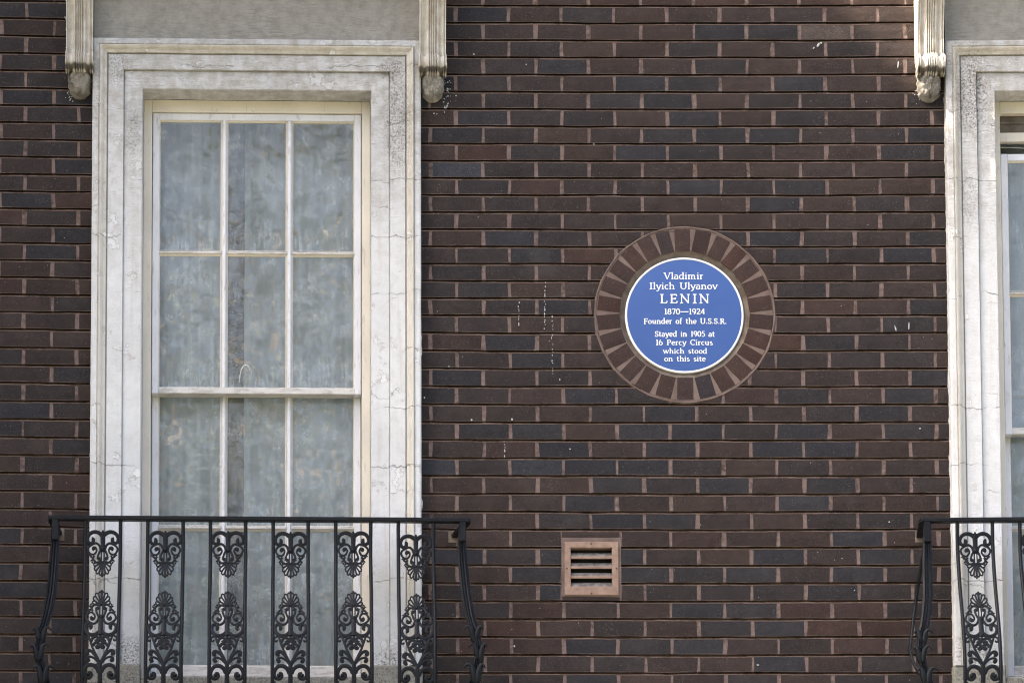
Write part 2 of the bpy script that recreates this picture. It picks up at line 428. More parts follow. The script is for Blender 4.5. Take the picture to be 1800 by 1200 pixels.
def brick_mesh(mb, x0, x1, z0, z1, col, seed, clip=None):
    """one brick: gently uneven face with worn arrises and returns running back into the wall"""
    NU, NV = (5, 2) if clip is None else (8, 6)
    r = random.Random(seed)
    j = lambda a: r.uniform(-a, a)
    x0 += j(.0022); x1 += j(.0022)
    tl, tr = j(.0016), j(.0016)
    pro = j(.0006)
    rows = []
    for i in range(-1, NV+2):
        vi = min(max(i, 0), NV)/NV
        row = []
        for k in range(-1, NU+2):
            uk = min(max(k, 0), NU)/NU
            xa, xb = x0+tl*(vi-.5)*2, x1+tr*(vi-.5)*2
            za, zb = z0, z1
            z = za+(zb-za)*vi; x = xa+(xb-xa)*uk
            if clip == 'L':
                dz = z-CZ; s = math.sqrt(max(RO*RO-dz*dz, 0)); lim = CX-s if s > 0 else 1e9
                xb2 = min(xb, lim); x = xa+(max(xb2, xa+.002)-xa)*uk
            elif clip == 'Rr':
                dz = z-CZ; s = math.sqrt(max(RO*RO-dz*dz, 0)); lim = CX+s if s > 0 else -1e9
                xa2 = max(xa, lim); x = min(xa2, xb-.002)+(xb-min(xa2, xb-.002))*uk
            elif clip in ('T', 'Bt'):
                dx = x-CX; s = math.sqrt(max(RO*RO-dx*dx, 0))
                if clip == 'T':
                    za2 = max(za, CZ+s) if s > 0 else za; za2 = min(za2, zb-.0015); z = za2+(zb-za2)*vi
                else:
                    zb2 = min(zb, CZ-s) if s > 0 else zb; zb2 = max(zb2, za+.0015); z = za+(zb2-za)*vi
            z += nz(x*22, z*40, seed*.37)*.0014*(1 if vi in (0, 1) else 0)
            x += nz(z*60, x*9, seed*.71)*.0016*(1 if uk in (0, 1) else 0)
            edge = (i in (0, NV)) or (k in (0, NU))
            d = pro + (-.0014 if edge else 0) + nz(x*14, z*14, seed)*.0006
            if i in (-1, NV+1) or k in (-1, NU+1): d = -.026
            row.append((x, -d, z))
        rows.append(row)
    # drop the corner cells of the skirt
    n = NU+3; v = [p for rr in rows for p in rr]; f = []
    for i in range(len(rows)-1):
        for k in range(n-1):
            if i in (0, NV+1) and k in (0, NU+1): continue
            f.append((i*n+k, i*n+k+1, (i+1)*n+k+1, (i+1)*n+k))
    mb.add(v, f, col)

def wob(mb):
    mb.v = [(x+nz(x*7, z*17, 2.2)*.0022, y, z+nz(x*2.4, z*8, 5.1)*.0026+nz(x*9, z*20, 7.7)*.0009) for x, y, z in mb.v]
    return mb
bricks = []   # (x0,x1,z0,z1,col,clip,visible)
def lay_course(r, xa, xb, phase_odd, phase_even, cols):
    zt = line_z(r-1) - JH/2 - .0004; zb = line_z(r) + JH/2 - .0002
    ph = phase_odd if r % 2 else phase_even
    k = math.floor((xa-ph)/MOD); first = True; idx = 0
    while True:
        x0 = ph+k*MOD; x1 = x0+MOD; k += 1
        if x0 >= xb: break
        g = rb.uniform(.0062, .0092)
        a = max(x0+g, xa); b = min(x1-rb.uniform(.0055, .0095), xb)
        if callable(cols): ch = cols(r, (a+b)/2, idx)
        else: ch = cols[min(idx, len(cols)-1)]
        idx += 1
        if b-a < .012: continue
        segs = [(a, b, None)]
        # vent opening
        if zb < VZ1-.01 and zt > VZ0+.01:
            out = []
            for (p, q, c) in segs:
                if q <= VX0 or p >= VX1: out.append((p, q, c))
                else:
                    if VX0-p > .02: out.append((p, VX0-.004, c))
                    if q-VX1 > .02: out.append((VX1+.004, q, c))
            segs = out
        zc = (zb+zt)/2
        for (p, q, c) in segs:
            za_, zb_ = zb, zt
            if VX0+.01 < q and VX1-.01 > p and abs(p-VX0) > .001 and abs(q-VX1) > 1 and False: pass
            # ring
            ndz = 0 if zb < CZ < zt else min(abs(zb-CZ), abs(zt-CZ))
            if ndz < RO:
                half = math.sqrt(RO*RO-ndz*ndz)
                if q > CX-half and p < CX+half:
                    def inside(x, z): return (x-CX)**2+(z-CZ)**2 < RO*RO
                    if all(inside(x, z) for x in (p, q) for z in (zb, zt)): continue
                    if abs(zc-CZ) > .78*RO:
                        bricks.append((p, q, zb, zt, tint(ch), 'T' if zc > CZ else 'Bt')); continue
                    far = math.sqrt(max(RO*RO-max(abs(zb-CZ), abs(zt-CZ))**2, 0))
                    if (p+q)/2 < CX:
                        if CX-far-p > .012: bricks.append((p, q, zb, zt, tint(ch), 'L'))
                    else:
                        if q-CX-far > .012: bricks.append((p, q, zb, zt, tint(ch), 'Rr'))
                    continue
            bricks.append((p, q, zb, zt, tint(ch), None))
def rnd_cols(r, x, i):
    t = nz(x*1.7, r*.35, 3.3)
    return rb.choice('DDBNDB' if r < 8 else 'NNDRNDNB') if t < .2 else rb.choice('NDDBN')
R0, R1 = -3, 44
XL0, XR2 = PX(-330), WC2+WH+.55
for r in range(R0, R1):
    lay_course(r, XL0, WL1+.012, LODD, LEVEN, rnd_cols)
    cols = ROWS.get(r)
    if cols:
        base = PX(738.5, line_py(min(max(r-.5, 0), 38)))
        lay_course(r, WR1+.002-.012, WC2-WH+.012, XODD, XEVEN, cols)
    else: lay_course(r, WR1-.010, WC2-WH+.012, XODD, XEVEN, rnd_cols)
    lay_course(r, WC2+WH-.012, XR2, XODD+.1, XEVEN+.1, rnd_cols)

wall = empty('brick_wall', (0, 0, 0))
tag(wall, 'dark brown and blue-grey brick wall with pinkish mortar joints between the windows', 'wall')
def score(b):
    x = (b[0]+b[1])/2; z = (b[2]+b[3])/2
    return math.hypot((x-CX)*.82, z-CZ) + (5 if (b[1]-b[0]) < .15 and b[5] is None else 0) + (9 if x < WC1 else 0)
order = sorted(range(len(bricks)), key=lambda i: score(bricks[i]))
rest = MB()
for n, i in enumerate(order):
    x0, x1, z0, z1, c, cl = bricks[i]
    if n < 296:
        m = MB(); brick_mesh(m, x0, x1, z0, z1, c, i, cl)
        wob(m).build('brick', M['brick'], wall)
    else: brick_mesh(rest, x0, x1, z0, z1, c, i, cl)
# thin slips of brick above and below the vent
zt = line_z(30)-JH/2; zb = line_z(34)+JH/2
brick_mesh(rest, VX0+.003, VX1-.004, PZ(944.5, 1040)+.001, PZ(934.5, 1040), tint('N'), 9001)
brick_mesh(rest, VX0+.003, VX1-.004, PZ(1054.5, 1040), PZ(1048.5, 1040), tint('N'), 9002)
wob(rest).build('outer_bricks', M['brick'], wall, kind='stuff')

# mortar: a flush face in the upright joints, a light lip on every course and a raked recess above it
mo = MB()
def mortar_strip(xa, xb):
    n = max(2, int((xb-xa)/.02)); xs = [xa+(xb-xa)*i/n for i in range(n+1)]
    for r in range(R0, R1):
        zb = line_z(r)+JH/2-.0004; zt = line_z(r-1)-JH/2-.0004
        rows = []
        def skip(x, z):
            if math.hypot(x-CX, z-CZ) < RO-.004: return True
            return VX0+.004 < x < VX1-.004 and VZ0+.004 < z < VZ1-.004
        prof = []
        top = []
        for x in xs:
            w = nz(x*17, r*3.1, .5)*.0013+nz(x*60, r*2.7, 8)*.0006
            lip = .0019+nz(x*7, r*5.3, 2)*.0024+nz(x*45, r*1.7, 4)*.0014
            lip = max(.0004, lip)
            prof.append([(x, .0026, zb-.002), (x, .0026+nz(x*80, r, 1)*.0005, zt-.004), (x, .0006, zt-.0012+w),
                         (x, .0002+.0008*nz(x*33, r, 7), zt+lip*.55+w), (x, .0030, zt+lip+w), (x, .024, zt+lip+.0014+w), (x, .0255, zt+JH+.003)])
        zl = [(zb-.002), (zt-.004), zt, zt+.002, zt+.004, zt+.005, zt+JH]
        v = [p for c in prof for p in c]; f = []
        m = 7
        for i in range(n):
            xm = (xs[i]+xs[i+1])/2
            for k in range(m-1):
                zz = (prof[i][k][2]+prof[i][k+1][2])/2
                if skip(xm, zz) and skip(xm, prof[i][k][2]) and skip(xm, prof[i][k+1][2]): continue
                f.append((i*m+k, (i+1)*m+k, (i+1)*m+k+1, i*m+k+1))
        mo.add(v, f)
mortar_strip(XL0, WL1+.012); mortar_strip(WR1-.012, WC2-WH+.012); mortar_strip(WC2+WH-.012, XR2)
wob(mo).build('mortar', M['mortar'], wall, kind='stuff')

# solid wall behind the facing and the rendered ground floor beneath
ZT, ZB = line_z(R0-1)-.01, line_z(R1-1)
OPH = PX(250, 400)-WL1                       # width of the architrave
def core(mb, xa, xb, za, zb, d0, d1):
    n = max(1, int((xb-xa)/.35)); xs = [xa+(xb-xa)*i/n for i in range(n+1)]
    rows = []
    for x in xs: rows.append([(x, -d1, za), (x, -d1, zb), (x, -d0, zb), (x, -d0, za)])
    mb.grid(rows, None, True)
    mb.add(rows[0], [(0, 1, 2, 3)]); mb.add(rows[-1], [(3, 2, 1, 0)])
cm = MB()
gx = (XL0, WC1-WH+.06, WC1+WH-.06, WC2-WH+.06, WC2+WH-.06, XR2)
for a, b in ((0, 1), (2, 3), (4, 5)): 
    if a == 2:
        core(cm, gx[2], VX0+.012, ZB, ZT, -.35, -.027); core(cm, VX1-.012, CX-RO*.8, ZB, ZT, -.35, -.027) if VX1 < CX-RO*.8 else None
        core(cm, VX0+.012, gx[3], VZ1-.012, ZT, -.35, -.031) ; core(cm, VX0+.012, gx[3], ZB, VZ0+.012, -.35, -.031)
        core(cm, VX1-.012, gx[3], VZ0+.012, VZ1-.012, -.35, -.0315)
    else: core(cm, gx[a], gx[b], ZB, ZT, -.35, -.027)
for a in (1, 3): core(cm, gx[a]-.05, gx[a+1]+.05, ZB, PZ(1250, 450), -.35, -.0275)
cm.build('wall_core', M['dark'], wall)
lower = MB(); core(lower, XL0, XR2, 0, ZB-.02, -.35, .03)
lower.build('rendered_base', M['frieze'], wall)
upper = MB(); core(upper, XL0, XR2, ZT, ZT+2.6, -.35, -.001)
upper.build('upper_wall', M['darkbrick'], wall)

# ------------------------------------------------------------------ stucco drips and splashes on the bricks
sp = MB()
rs = random.Random(5)
def blob(px, py, w, h, lean=0):
    x, z = P(px, py); w *= S0; h *= S0
    n = 8; pts = []
    for i in range(n):
        a = 2*math.pi*i/n
        pts.append((x+w*.5*math.cos(a)*rs.uniform(.8, 1.2)+lean*math.sin(a)*h*.5, -.0022, z+h*.5*math.sin(a)*rs.uniform(.85, 1.1)))
    v = pts+[(p[0]*.2+x*.8 + (p[0]-x)*.6, -.0030, z+(p[2]-z)*.8) for p in pts]
    sp.add(v, [tuple(range(n, 2*n))]+[(i, (i+1) % n, n+(i+1) % n, n+i) for i in range(n)])
for (px, y0, y1) in ((912, 532, 574), (958, 497, 580), (971, 557, 660), (887, 776, 806)):
    y = y0
    while y < y1:
        h = rs.uniform(1.2, 4.5) if rs.random() < .75 else rs.uniform(5, 9)
        blob(px+rs.uniform(-1.4, 1.4), y, rs.uniform(.9, 2.1), h); y += h*.5+rs.uniform(1.2, 6.5)*(1.6 if px == 971 else 1)
for a in ((1574, 577, 2.2, 12, -.25), (1597.5, 573, 2.4, 16, .05), (1578.5, 114, 2.4, 14, .12), (1438, 80, 4, 8, .4), (1443, 76, 4, 4, 0), (1430, 85, 3, 4, .4),
          (746, 699, 2.6, 4.5), (789, 644, 2, 2.5), (984, 667, 1.8, 4.5), (900, 737, 3, 4), (829, 738, 3, 4), (763, 200, 3, 2), (768, 201, 2, 2.5),
          (833, 96, 3, 2.4), (925, 114, 2, 2.4), (1044, 254, 2, 3), (1002, 789, 2.5, 2.5), (1617, 753, 4, 2.5), (1332, 1168, 5, 2), (904, 1135, 3, 4),
          (1480, 981, 2, 2.4), (1502, 1037, 2, 2), (1563, 917, 3, 3)):
    blob(*a)
for _ in range(85):
    px, py = rs.uniform(745, 1650), rs.uniform(5, 1195)
    if math.hypot(px-1203, py-552) < 165 or (980 < px < 1100 and 930 < py < 1060): continue
    blob(px, py, rs.uniform(.7, 1.5), rs.uniform(.7, 1.7))
for _ in range(40):
    blob(rs.uniform(5, 155), rs.uniform(180, 1180), rs.uniform(.7, 1.4), rs.uniform(.7, 1.6))
for (cx, cy, rx, ry, n) in ((786, 170, 10, 28, 34), (126, 165, 10, 14, 22), (118, 50, 4, 50, 30), (1616, 165, 12, 16, 16)):
    for _ in range(n): blob(cx+rs.gauss(0, rx*.5), cy+rs.gauss(0, ry*.5), rs.uniform(.8, 3), rs.uniform(.8, 3))
sp.build('paint_splashes', M['splash'], wall, kind='stuff')

# ------------------------------------------------------------------ ring of header bricks round the plaque
ring = empty('plaque_surround', (0, 0, 0))
tag(ring, 'circular ring of brown bricks on end framing the blue plaque', 'brick ring')
RI = 114*S0
m = MB(); n = 120
def circ(r, d, jitter=0.0):
    return [(CX+(r+jitter*nz(math.cos(2*math.pi*i/n)*6, math.sin(2*math.pi*i/n)*6, r*9))*math.cos(2*math.pi*i/n), -d,
             CZ+(r+jitter*nz(math.cos(2*math.pi*i/n)*6, math.sin(2*math.pi*i/n)*6, r*9))*math.sin(2*math.pi*i/n)) for i in range(n)]
m.grid([circ(RI-.001, -.03), circ(RI, -.0045), circ(RI+.003, -.0012), circ(155*S0, -.0012)], None, True)
m.build('ring_mortar', M['ringm'], ring)
m = MB()
m.grid([circ(155.6*S0, -.004), circ(156.9*S0, .0010, .0035), circ(158.9*S0, .0014, .004), circ(160.6*S0, -.010, .002)], None, True)
m.build('outer_joint', M['ringm'], ring, smooth=True)
tr_ = random.Random(3)
ra = [math.degrees(math.atan2(606-y, x-610)) for x, y in ((545,160),(655,160),(765,185),(860,235),(940,300),(1010,385),(1045,490),(1055,597),(1050,702),(1025,815),(985,900),(885,975),(785,1030),(670,1050),(550,1050),(440,1030),(345,960),(258,905),(200,810),(168,705),(150,597),(165,490),(205,385),(265,295),(350,225),(450,185))]
ra = sorted([a % 360 for a in ra])
rc = 'NNNRNNNDNNNNRNNNNNNNBNNRRNNN'
for i, a in enumerate(ra):
    b = ra[(i+1) % len(ra)]
    if b < a: b += 360
    mid = R((a+b)/2); half = R((b-a)/2)
    ux, uz = math.cos(mid), math.sin(mid); tx, tz = -uz, ux
    ri, ro = RI+tr_.uniform(-.001, .001), 154.6*S0+tr_.uniform(-.002, .001)
    wi = min(ri*half*.94, .0335); wo = min(wi*1.05, .035)
    def pt(r, t, d): return (CX+ux*r+tx*t, -d, CZ+uz*r+tz*t)
    NU, NV = 3, 4; rows = []
    for ii in range(-1, NV+2):
        v = min(max(ii, 0), NV)/NV; row = []
        for kk in range(-1, NU+2):
            u = min(max(kk, 0), NU)/NU*2-1
            r_ = ri+(ro-ri)*v; w = wi+(wo-wi)*v
            rr = r_ - (abs(u)*half)**2*r_*.15
            t = w*u + nz(v*5, i, u)*.0012
            d = (.0005 if (0 < ii < NV and 0 < kk < NU) else -.0008) + nz(i, v*2, u)*.0004
            if ii in (-1, NV+1) or kk in (-1, NU+1): d = -.028 if ii == -1 else -.012
            row.append(pt(rr, t, d))
        rows.append(row)
    nn = NU+3; vv = [p for q in rows for p in q]; ff = []
    for ii in range(len(rows)-1):
        for kk in range(nn-1):
            if ii in (0, NV+1) and kk in (0, NU+1): continue
            ff.append((ii*nn+kk, (ii+1)*nn+kk, (ii+1)*nn+kk+1, ii*nn+kk+1))
    c = tint(rc[i]); c = (c[0]*1.28, c[1]*1.12, c[2]*1.08)
    MB().add(vv, ff, c).build('brick', M['brick'], ring)

# ------------------------------------------------------------------ the plaque
pl = empty('blue_plaque', (CX, -bend(CX), CZ), 0)
tag(pl, 'round blue commemorative plaque with raised white lettering and a thin white rim', 'plaque')
RP = 104.6*S0; PD = -.015   # rim depth
LOC = (0, 0, 0)
def disc_rows(rd):
    return [[(r*math.cos(2*math.pi*i/96), -d, r*math.sin(2*math.pi*i/96)) for i in range(96)] for r, d in rd]
m = MB(); rows = disc_rows([(RP-.0095, PD+.0035), (RP*.8, PD+.0062), (RP*.5, PD+.0078), (RP*.2, PD+.0082), (.0005, PD+.0083)])
m.grid(rows, None, True); m.build('face', M['blue'], pl, bent=False, smooth=True)
m = MB(); rows = disc_rows([(RP, -.03), (RP, PD+.001), (RP-.0012, PD+.0045), (RP-.0030, PD+.0058), (RP-.0065, PD+.0058), (RP-.0088, PD+.0046), (RP-.0096, PD+.002)])
m.grid(rows, None, True); m.build('rim', M['white'], pl, bent=False, smooth=True)
m = MB(); rows = disc_rows([(RI+.001, -.004), (RI-.004, -.010), (RP+.004, -.0195), (RP-.002, -.022)])
m.grid(rows, None, True); m.build('bedding_mortar', M['bed'], pl, bent=False)

# serif alphabet drawn as weighted strokes (cap height 0.70, x-height 0.46)
TK, TN = .114, .063
def arc(cx, cy, rx, ry, a0, a1, n=12):
    return [(cx+rx*math.cos(R(a0+(a1-a0)*i/n)), cy+ry*math.sin(R(a0+(a1-a0)*i/n))) for i in range(n+1)]
def sf(x, y, l=.20): return [(x-l/2, y+(.012 if y < .1 else -.012)), (x+l/2, y+(.012 if y < .1 else -.012))]
def hs(x, y): return [(x-.10, y-.045), (x+.03, y-.008)]
X_ = .46; C_ = .70; A_ = .74
G = {
'V': (.66, [[(.08, C_), (.33, 0)], [(.33, 0), (.58, C_)], sf(.08, C_), sf(.58, C_)]),
'l': (.28, [[(.14, A_), (.14, 0)], sf(.14, 0), hs(.14, A_)]),
'a': (.46, [arc(.20, .31, .14, .145, 150, 10)+[(.345, .28), (.345, .05), (.42, .02)], arc(.19, .13, .14, .13, 80, 360)]),
'd': (.54, [arc(.23, .225, .17, .22, 60, 330, 16), [(.40, A_), (.40, 0)], hs(.40, A_), [(.40, .012), (.50, .012)]]),
'i': (.27, [[(.13, X_), (.13, 0)], sf(.13, 0), hs(.13, X_), [(.13, .60), (.131, .68)]]),
'm': (.84, [[(.13, X_), (.13, 0)], arc(.26, .30, .13, .14, 180, 0)+[(.39, 0)], arc(.52, .30, .13, .14, 180, 0)+[(.65, 0)], sf(.13, 0), sf(.39, 0, .16), sf(.67, 0), hs(.13, X_)]),
'r': (.38, [[(.13, X_), (.13, 0)], arc(.27, .29, .14, .15, 180, 60), sf(.13, 0), hs(.13, X_)]),
'I': (.34, [[(.17, C_), (.17, 0)], sf(.17, 0, .26), sf(.17, C_, .26)]),
'y': (.50, [[(.07, X_), (.25, .02)], [(.43, X_), (.22, -.14), (.12, -.20), (.04, -.18)], sf(.07, X_, .16), sf(.43, X_, .15)]),
'c': (.42, [arc(.24, .23, .17, .22, 50, 310, 16)]),
'h': (.57, [[(.13, A_), (.13, 0)], arc(.28, .29, .15, .15, 180, 0)+[(.43, 0)], sf(.13, 0), sf(.44, 0), hs(.13, A_)]),
'U': (.72, [[(.14, C_), (.14, .24)]+arc(.36, .24, .22, .23, 180, 360)+[(.58, C_)], sf(.14, C_, .24), sf(.58, C_, .2)]),
'n': (.57, [[(.13, X_), (.13, 0)], arc(.28, .29, .15, .15, 180, 0)+[(.43, 0)], sf(.13, 0), sf(.44, 0), hs(.13, X_)]),
'o': (.50, [arc(.25, .23, .18, .215, 0, 360, 20)]),
'v': (.50, [[(.07, X_), (.25, 0)], [(.25, 0), (.43, X_)], sf(.07, X_, .16), sf(.43, X_, .15)]),
'L': (.56, [[(.15, C_), (.15, 0)], [(.05, .025), (.48, .025), (.51, .17)], sf(.15, C_, .24)]),
'E': (.58, [[(.15, C_), (.15, 0)], [(.05, .025), (.50, .025), (.53, .16)], [(.05, C_-.025), (.47, C_-.025), (.49, .56)], [(.15, .36), (.40, .36)], [(.40, .43), (.401, .29)]]),
'N': (.76, [[(.14, C_), (.14, 0)], [(.13, C_-.02), (.61, .02)], [(.61, C_), (.61, 0)], sf(.12, C_, .18), sf(.14, 0), sf(.61, C_)]),
'1': (.36, [[(.19, C_), (.19, 0)], sf(.19, 0, .24), hs(.19, C_)]),
'8': (.50, [arc(.25, .52, .145, .155, 0, 360, 18), arc(.25, .19, .18, .18, 0, 360, 20)]),
'7': (.48, [[(.06, .60), (.08, C_-.03), (.42, C_-.03)], [(.42, C_-.03), (.22, 0)]]),
'0': (.50, [arc(.25, .35, .185, .335, 0, 360, 22)]),
'\u2014': (.98, [[(.04, .30), (.94, .301)], [(.04, .328), (.94, .329)]]),
'9': (.50, [arc(.25, .48, .175, .205, 0, 360, 20), arc(.16, .44, .265, .43, 10, -75, 12)]),
'2': (.50, [arc(.24, .52, .16, .165, 165, -30, 14)+[(.08, .03)], [(.06, .03), (.43, .03), (.45, .14)]]),
'4': (.52, [[(.36, C_), (.05, .22)], [(.04, .22), (.48, .22)], [(.36, C_), (.36, 0)]]),
'F': (.54, [[(.15, C_), (.15, 0)], [(.05, C_-.025), (.48, C_-.025), (.50, .55)], [(.15, .36), (.40, .36)], sf(.15, 0, .24), [(.40, .43), (.401, .29)]]),
'u': (.57, [[(.13, X_), (.13, .17)]+arc(.27, .17, .14, .15, 180, 350), [(.42, X_), (.42, 0)], hs(.13, X_), hs(.42, X_), [(.42, .012), (.52, .012)]]),
'e': (.46, [arc(.24, .23, .175, .22, 10, 315, 16), [(.07, .25), (.41, .251)]]),
'f': (.34, [[(.14, 0), (.14, .58)]+arc(.25, .58, .11, .14, 180, 50), [(.03, X_-.02), (.29, X_-.02)], sf(.14, 0)]),
't': (.35, [[(.14, .62), (.14, .13)]+arc(.24, .13, .10, .11, 180, 300), [(.03, X_-.02), (.30, X_-.02)]]),
'.': (.24, [[(.11, .0), (.111, .09)]]),
'S': (.52, [arc(.26, .52, .155, .155, 40, 250, 14)+arc(.25, .18, .175, .165, 75, -150, 14), [(.40, .66), (.401, .52)], [(.09, .04), (.091, .19)]]),
's': (.40, [arc(.20, .34, .11, .10, 45, 250, 10)+arc(.20, .12, .125, .11, 75, -150, 10)]),
'R': (.62, [[(.15, C_), (.15, 0)], [(.05, C_-.025), (.28, C_-.025)]+arc(.30, .52, .155, .155, 90, -90)+[(.15, .365)], [(.30, .36), (.56, .0)], sf(.15, 0, .22), sf(.56, 0, .13)]),
'P': (.56, [[(.15, C_), (.15, 0)], [(.05, C_-.025), (.28, C_-.025)]+arc(.30, .50, .17, .175, 90, -90)+[(.15, .325)], sf(.15, 0, .24)]),
'5': (.48, [[(.42, C_-.03), (.14, C_-.03), (.12, .42)], arc(.22, .22, .19, .21, 115, -140, 14)]),
'6': (.50, [arc(.25, .22, .175, .205, 0, 360, 20), arc(.34, .26, .265, .43, 190, 105, 12)]),
'C': (.62, [arc(.34, .35, .27, .335, 48, 312, 20), [(.54, .70), (.541, .52)]]),
'w': (.72, [[(.06, X_), (.21, 0)], [(.21, 0), (.36, X_)], [(.36, X_), (.51, 0)], [(.51, 0), (.66, X_)], sf(.06, X_, .15), sf(.36, X_, .13), sf(.66, X_, .14)]),
' ': (.42, []),
}
def text_line(s, xa, xb, base, cap, bold=1.0, sp_=0.0):
    adv = sum(G[ch][0]+sp_ for ch in s)-sp_
    X0, Z0 = P(xa, base, .0); X1, _ = P(xb, base, .0)
    kx = (X1-X0)/adv; kz = cap*S0/C_
    mb = MB(); x = 0; lay = 0
    for ch in s:
        w, strokes = G[ch]
        for st in strokes:
            pts = [((x+p[0])*kx+X0-CX, p[1]*kz+Z0-CZ) for p in st]
            lay += 1
            L, Rr = [], []
            for i, p in enumerate(pts):
                a = pts[max(i-1, 0)]; b = pts[min(i+1, len(pts)-1)]
                dx, dz = b[0]-a[0], b[1]-a[1]; ln = math.hypot(dx, dz) or 1e-9
                if ch in '.i' and len(st) == 2 and abs(st[0][1]-st[1][1]) < .1 and abs(st[0][0]-st[1][0]) < .01: wd = TK*1.05
                else: wd = TN+(TK-TN)*(abs(dz)/ln)**1.3
                if ch in 'VNvwyL' and len(st) == 2 and abs(dz)/ln > .5 and ((dx*dz > 0) or (ch == 'N' and abs(dx)/ln < .1)): wd = TN*1.1
                wd *= bold*kz*.5
                nx, nz_ = -dz/ln*wd, dx/ln*wd
                L.append((p[0]+nx, p[1]+nz_)); Rr.append((p[0]-nx, p[1]-nz_))
            def dface(q): return PD+.0083-.0048*((q[0]**2+q[1]**2)/(RP*RP))
            hgt = .0021+(lay % 7)*.00004
            rows = []
            for a, b in zip(L, Rr):
                rows.append([(a[0], -(dface(a)-.001), a[1]), (a[0], -(dface(a)+hgt), a[1]), (b[0], -(dface(b)+hgt), b[1]), (b[0], -(dface(b)-.001), b[1])])
            n0 = len(mb.v); mb.grid(rows)
            mb.f.append((n0, n0+1, n0+2, n0+3)); mb.c.append(None)
            e = n0+4*(len(rows)-1); mb.f.append((e+3, e+2, e+1, e)); mb.c.append(None)
        x += w+sp_
    o = mb.build('lettering', M['white'], pl, bent=False)
    return o
for a in (('Vladimir', 1167, 1237, 489.4, 11.6), ('Ilyich Ulyanov', 1141.5, 1262, 507.1, 11.6), ('LENIN', 1160, 1248, 532, 16.2, 1.0, .12),
          ('1870\u20141924', 1167.6, 1239.8, 551.5, 9.9, 1.1), ('Founder of the U.S.S.R.', 1131.6, 1277.8, 568, 9.6, 1.12), ('Stayed in 1905 at', 1151, 1257, 590.5, 9.6, 1.12),
          ('16 Percy Circus', 1152.6, 1253.6, 605.2, 9.4, 1.12), ('which stood', 1165.8, 1243.6, 620, 9.0, 1.12), ('on this site', 1167.6, 1241, 633.4, 9.0, 1.12)):
    text_line(*a)

# ------------------------------------------------------------------ ventilation grille
vt = empty('air_vent', (0, 0, 0))
tag(vt, 'square terracotta air vent with four slots and four screws in the brickwork below the plaque', 'vent')
a0, a1 = PX(992.5, 1000, .008), PX(1087.5, 1000, .008); b0, b1 = PZ(1045, 1040, .008), PZ(951.5, 1040, .008)
i0, i1 = PX(1003.5, 1000, .008), PX(1076, 1000, .008); j0, j1 = PZ(1031, 1040, .008), PZ(962, 1040, .008)
m = MB()
def ringbox(mb, o, i, d0, d1, bev=.0015):
    (ox0, ox1, oz0, oz1), (ix0, ix1, iz0, iz1) = o, i
    def q(x0, x1, z0, z1, d): return [(x0, -d, z0), (x1, -d, z0), (x1, -d, z1), (x0, -d, z1)]
    rows = [q(ox0, ox1, oz0, oz1, d0), q(ox0, ox1, oz0, oz1, d1-bev), q(ox0+bev, ox1-bev, oz0+bev, oz1-bev, d1),
            q(ix0-bev, ix1+bev, iz0-bev, iz1+bev, d1), q(ix0, ix1, iz0, iz1, d1-bev), q(ix0, ix1, iz0, iz1, d0)]
    mb.grid(rows, None, True)
ringbox(m, (a0, a1, b0, b1), (i0, i1, j0, j1), -.03, .008, .002)
m.build('frame', M['terra'], vt)
sh = (j1-j0)/4
for k in range(4):
    z = j0+sh*k
    m = MB()   # blade front edge with the sloping face running back and up behind it
    if k > 0 or True:
        m.box(i0-.001, i1+.001, z-.004 if k else z-.001, z+.0065 if k else z+.004, -.002, .004, bev=.001)
    m.build('louvre', M['terra'], vt)
    s_ = MB(); s_.grid([[(i0-.001, -.001, z+.004), (i0-.001, .017, z+sh*.60)], [(i1+.001, -.001, z+.004), (i1+.001, .017, z+sh*.60)]])
    s_.build('blade', M['ventdark'], vt)
m = MB(); m.box(a0+.004, a1-.004, b0+.004, b1-.004, -.06, -.034); m.build('backing', M['black'], vt)
for (px, py) in ((1039, 955), (1040, 1042), (996.5, 998.5), (1083.5, 998.5)):
    x, z = P(px, py, .008); m = MB()
    rr = .0035; n8 = 10
    m.grid([[(x+rr*f_*math.cos(2*math.pi*i/n8), -d_, z+rr*f_*math.sin(2*math.pi*i/n8)) for i in range(n8)] for f_, d_ in ((1, .006), (1, .0092), (.7, .0102), (.01, .0098))], None, True)
    m.build('screw', M['screw'], vt)
# mortar bedding round the vent opening
m = MB()
ringbox(m, (VX0-.001, VX1+.001, VZ0+.004, VZ1-.001), (a0+.003, a1-.003, b0+.002, b1-.002), -.045, .0008, .001)
m.build('bedding_mortar', M['ringm'], vt)

# ------------------------------------------------------------------ window assembly (built about its own centre line)
RZ1 = math.atan((WC1-BXC)/BR)
def win_place(xc):
    return (xc, -bend(xc), 0), -math.atan(-(xc-BXC)/BR)*-1
def lx(px, py=600, d=0.0): return PX(px, py, d)-WC1
def lz(py, d=0.0, px=450): return PZ(py, px, d)
zi = lz(158, .032)                 # underside of the head
xi = WH-OPH                        # half opening
zfoot = lz(1160, .05); zbot = lz(1246, .0)
XS = lambda px: (px)*S0

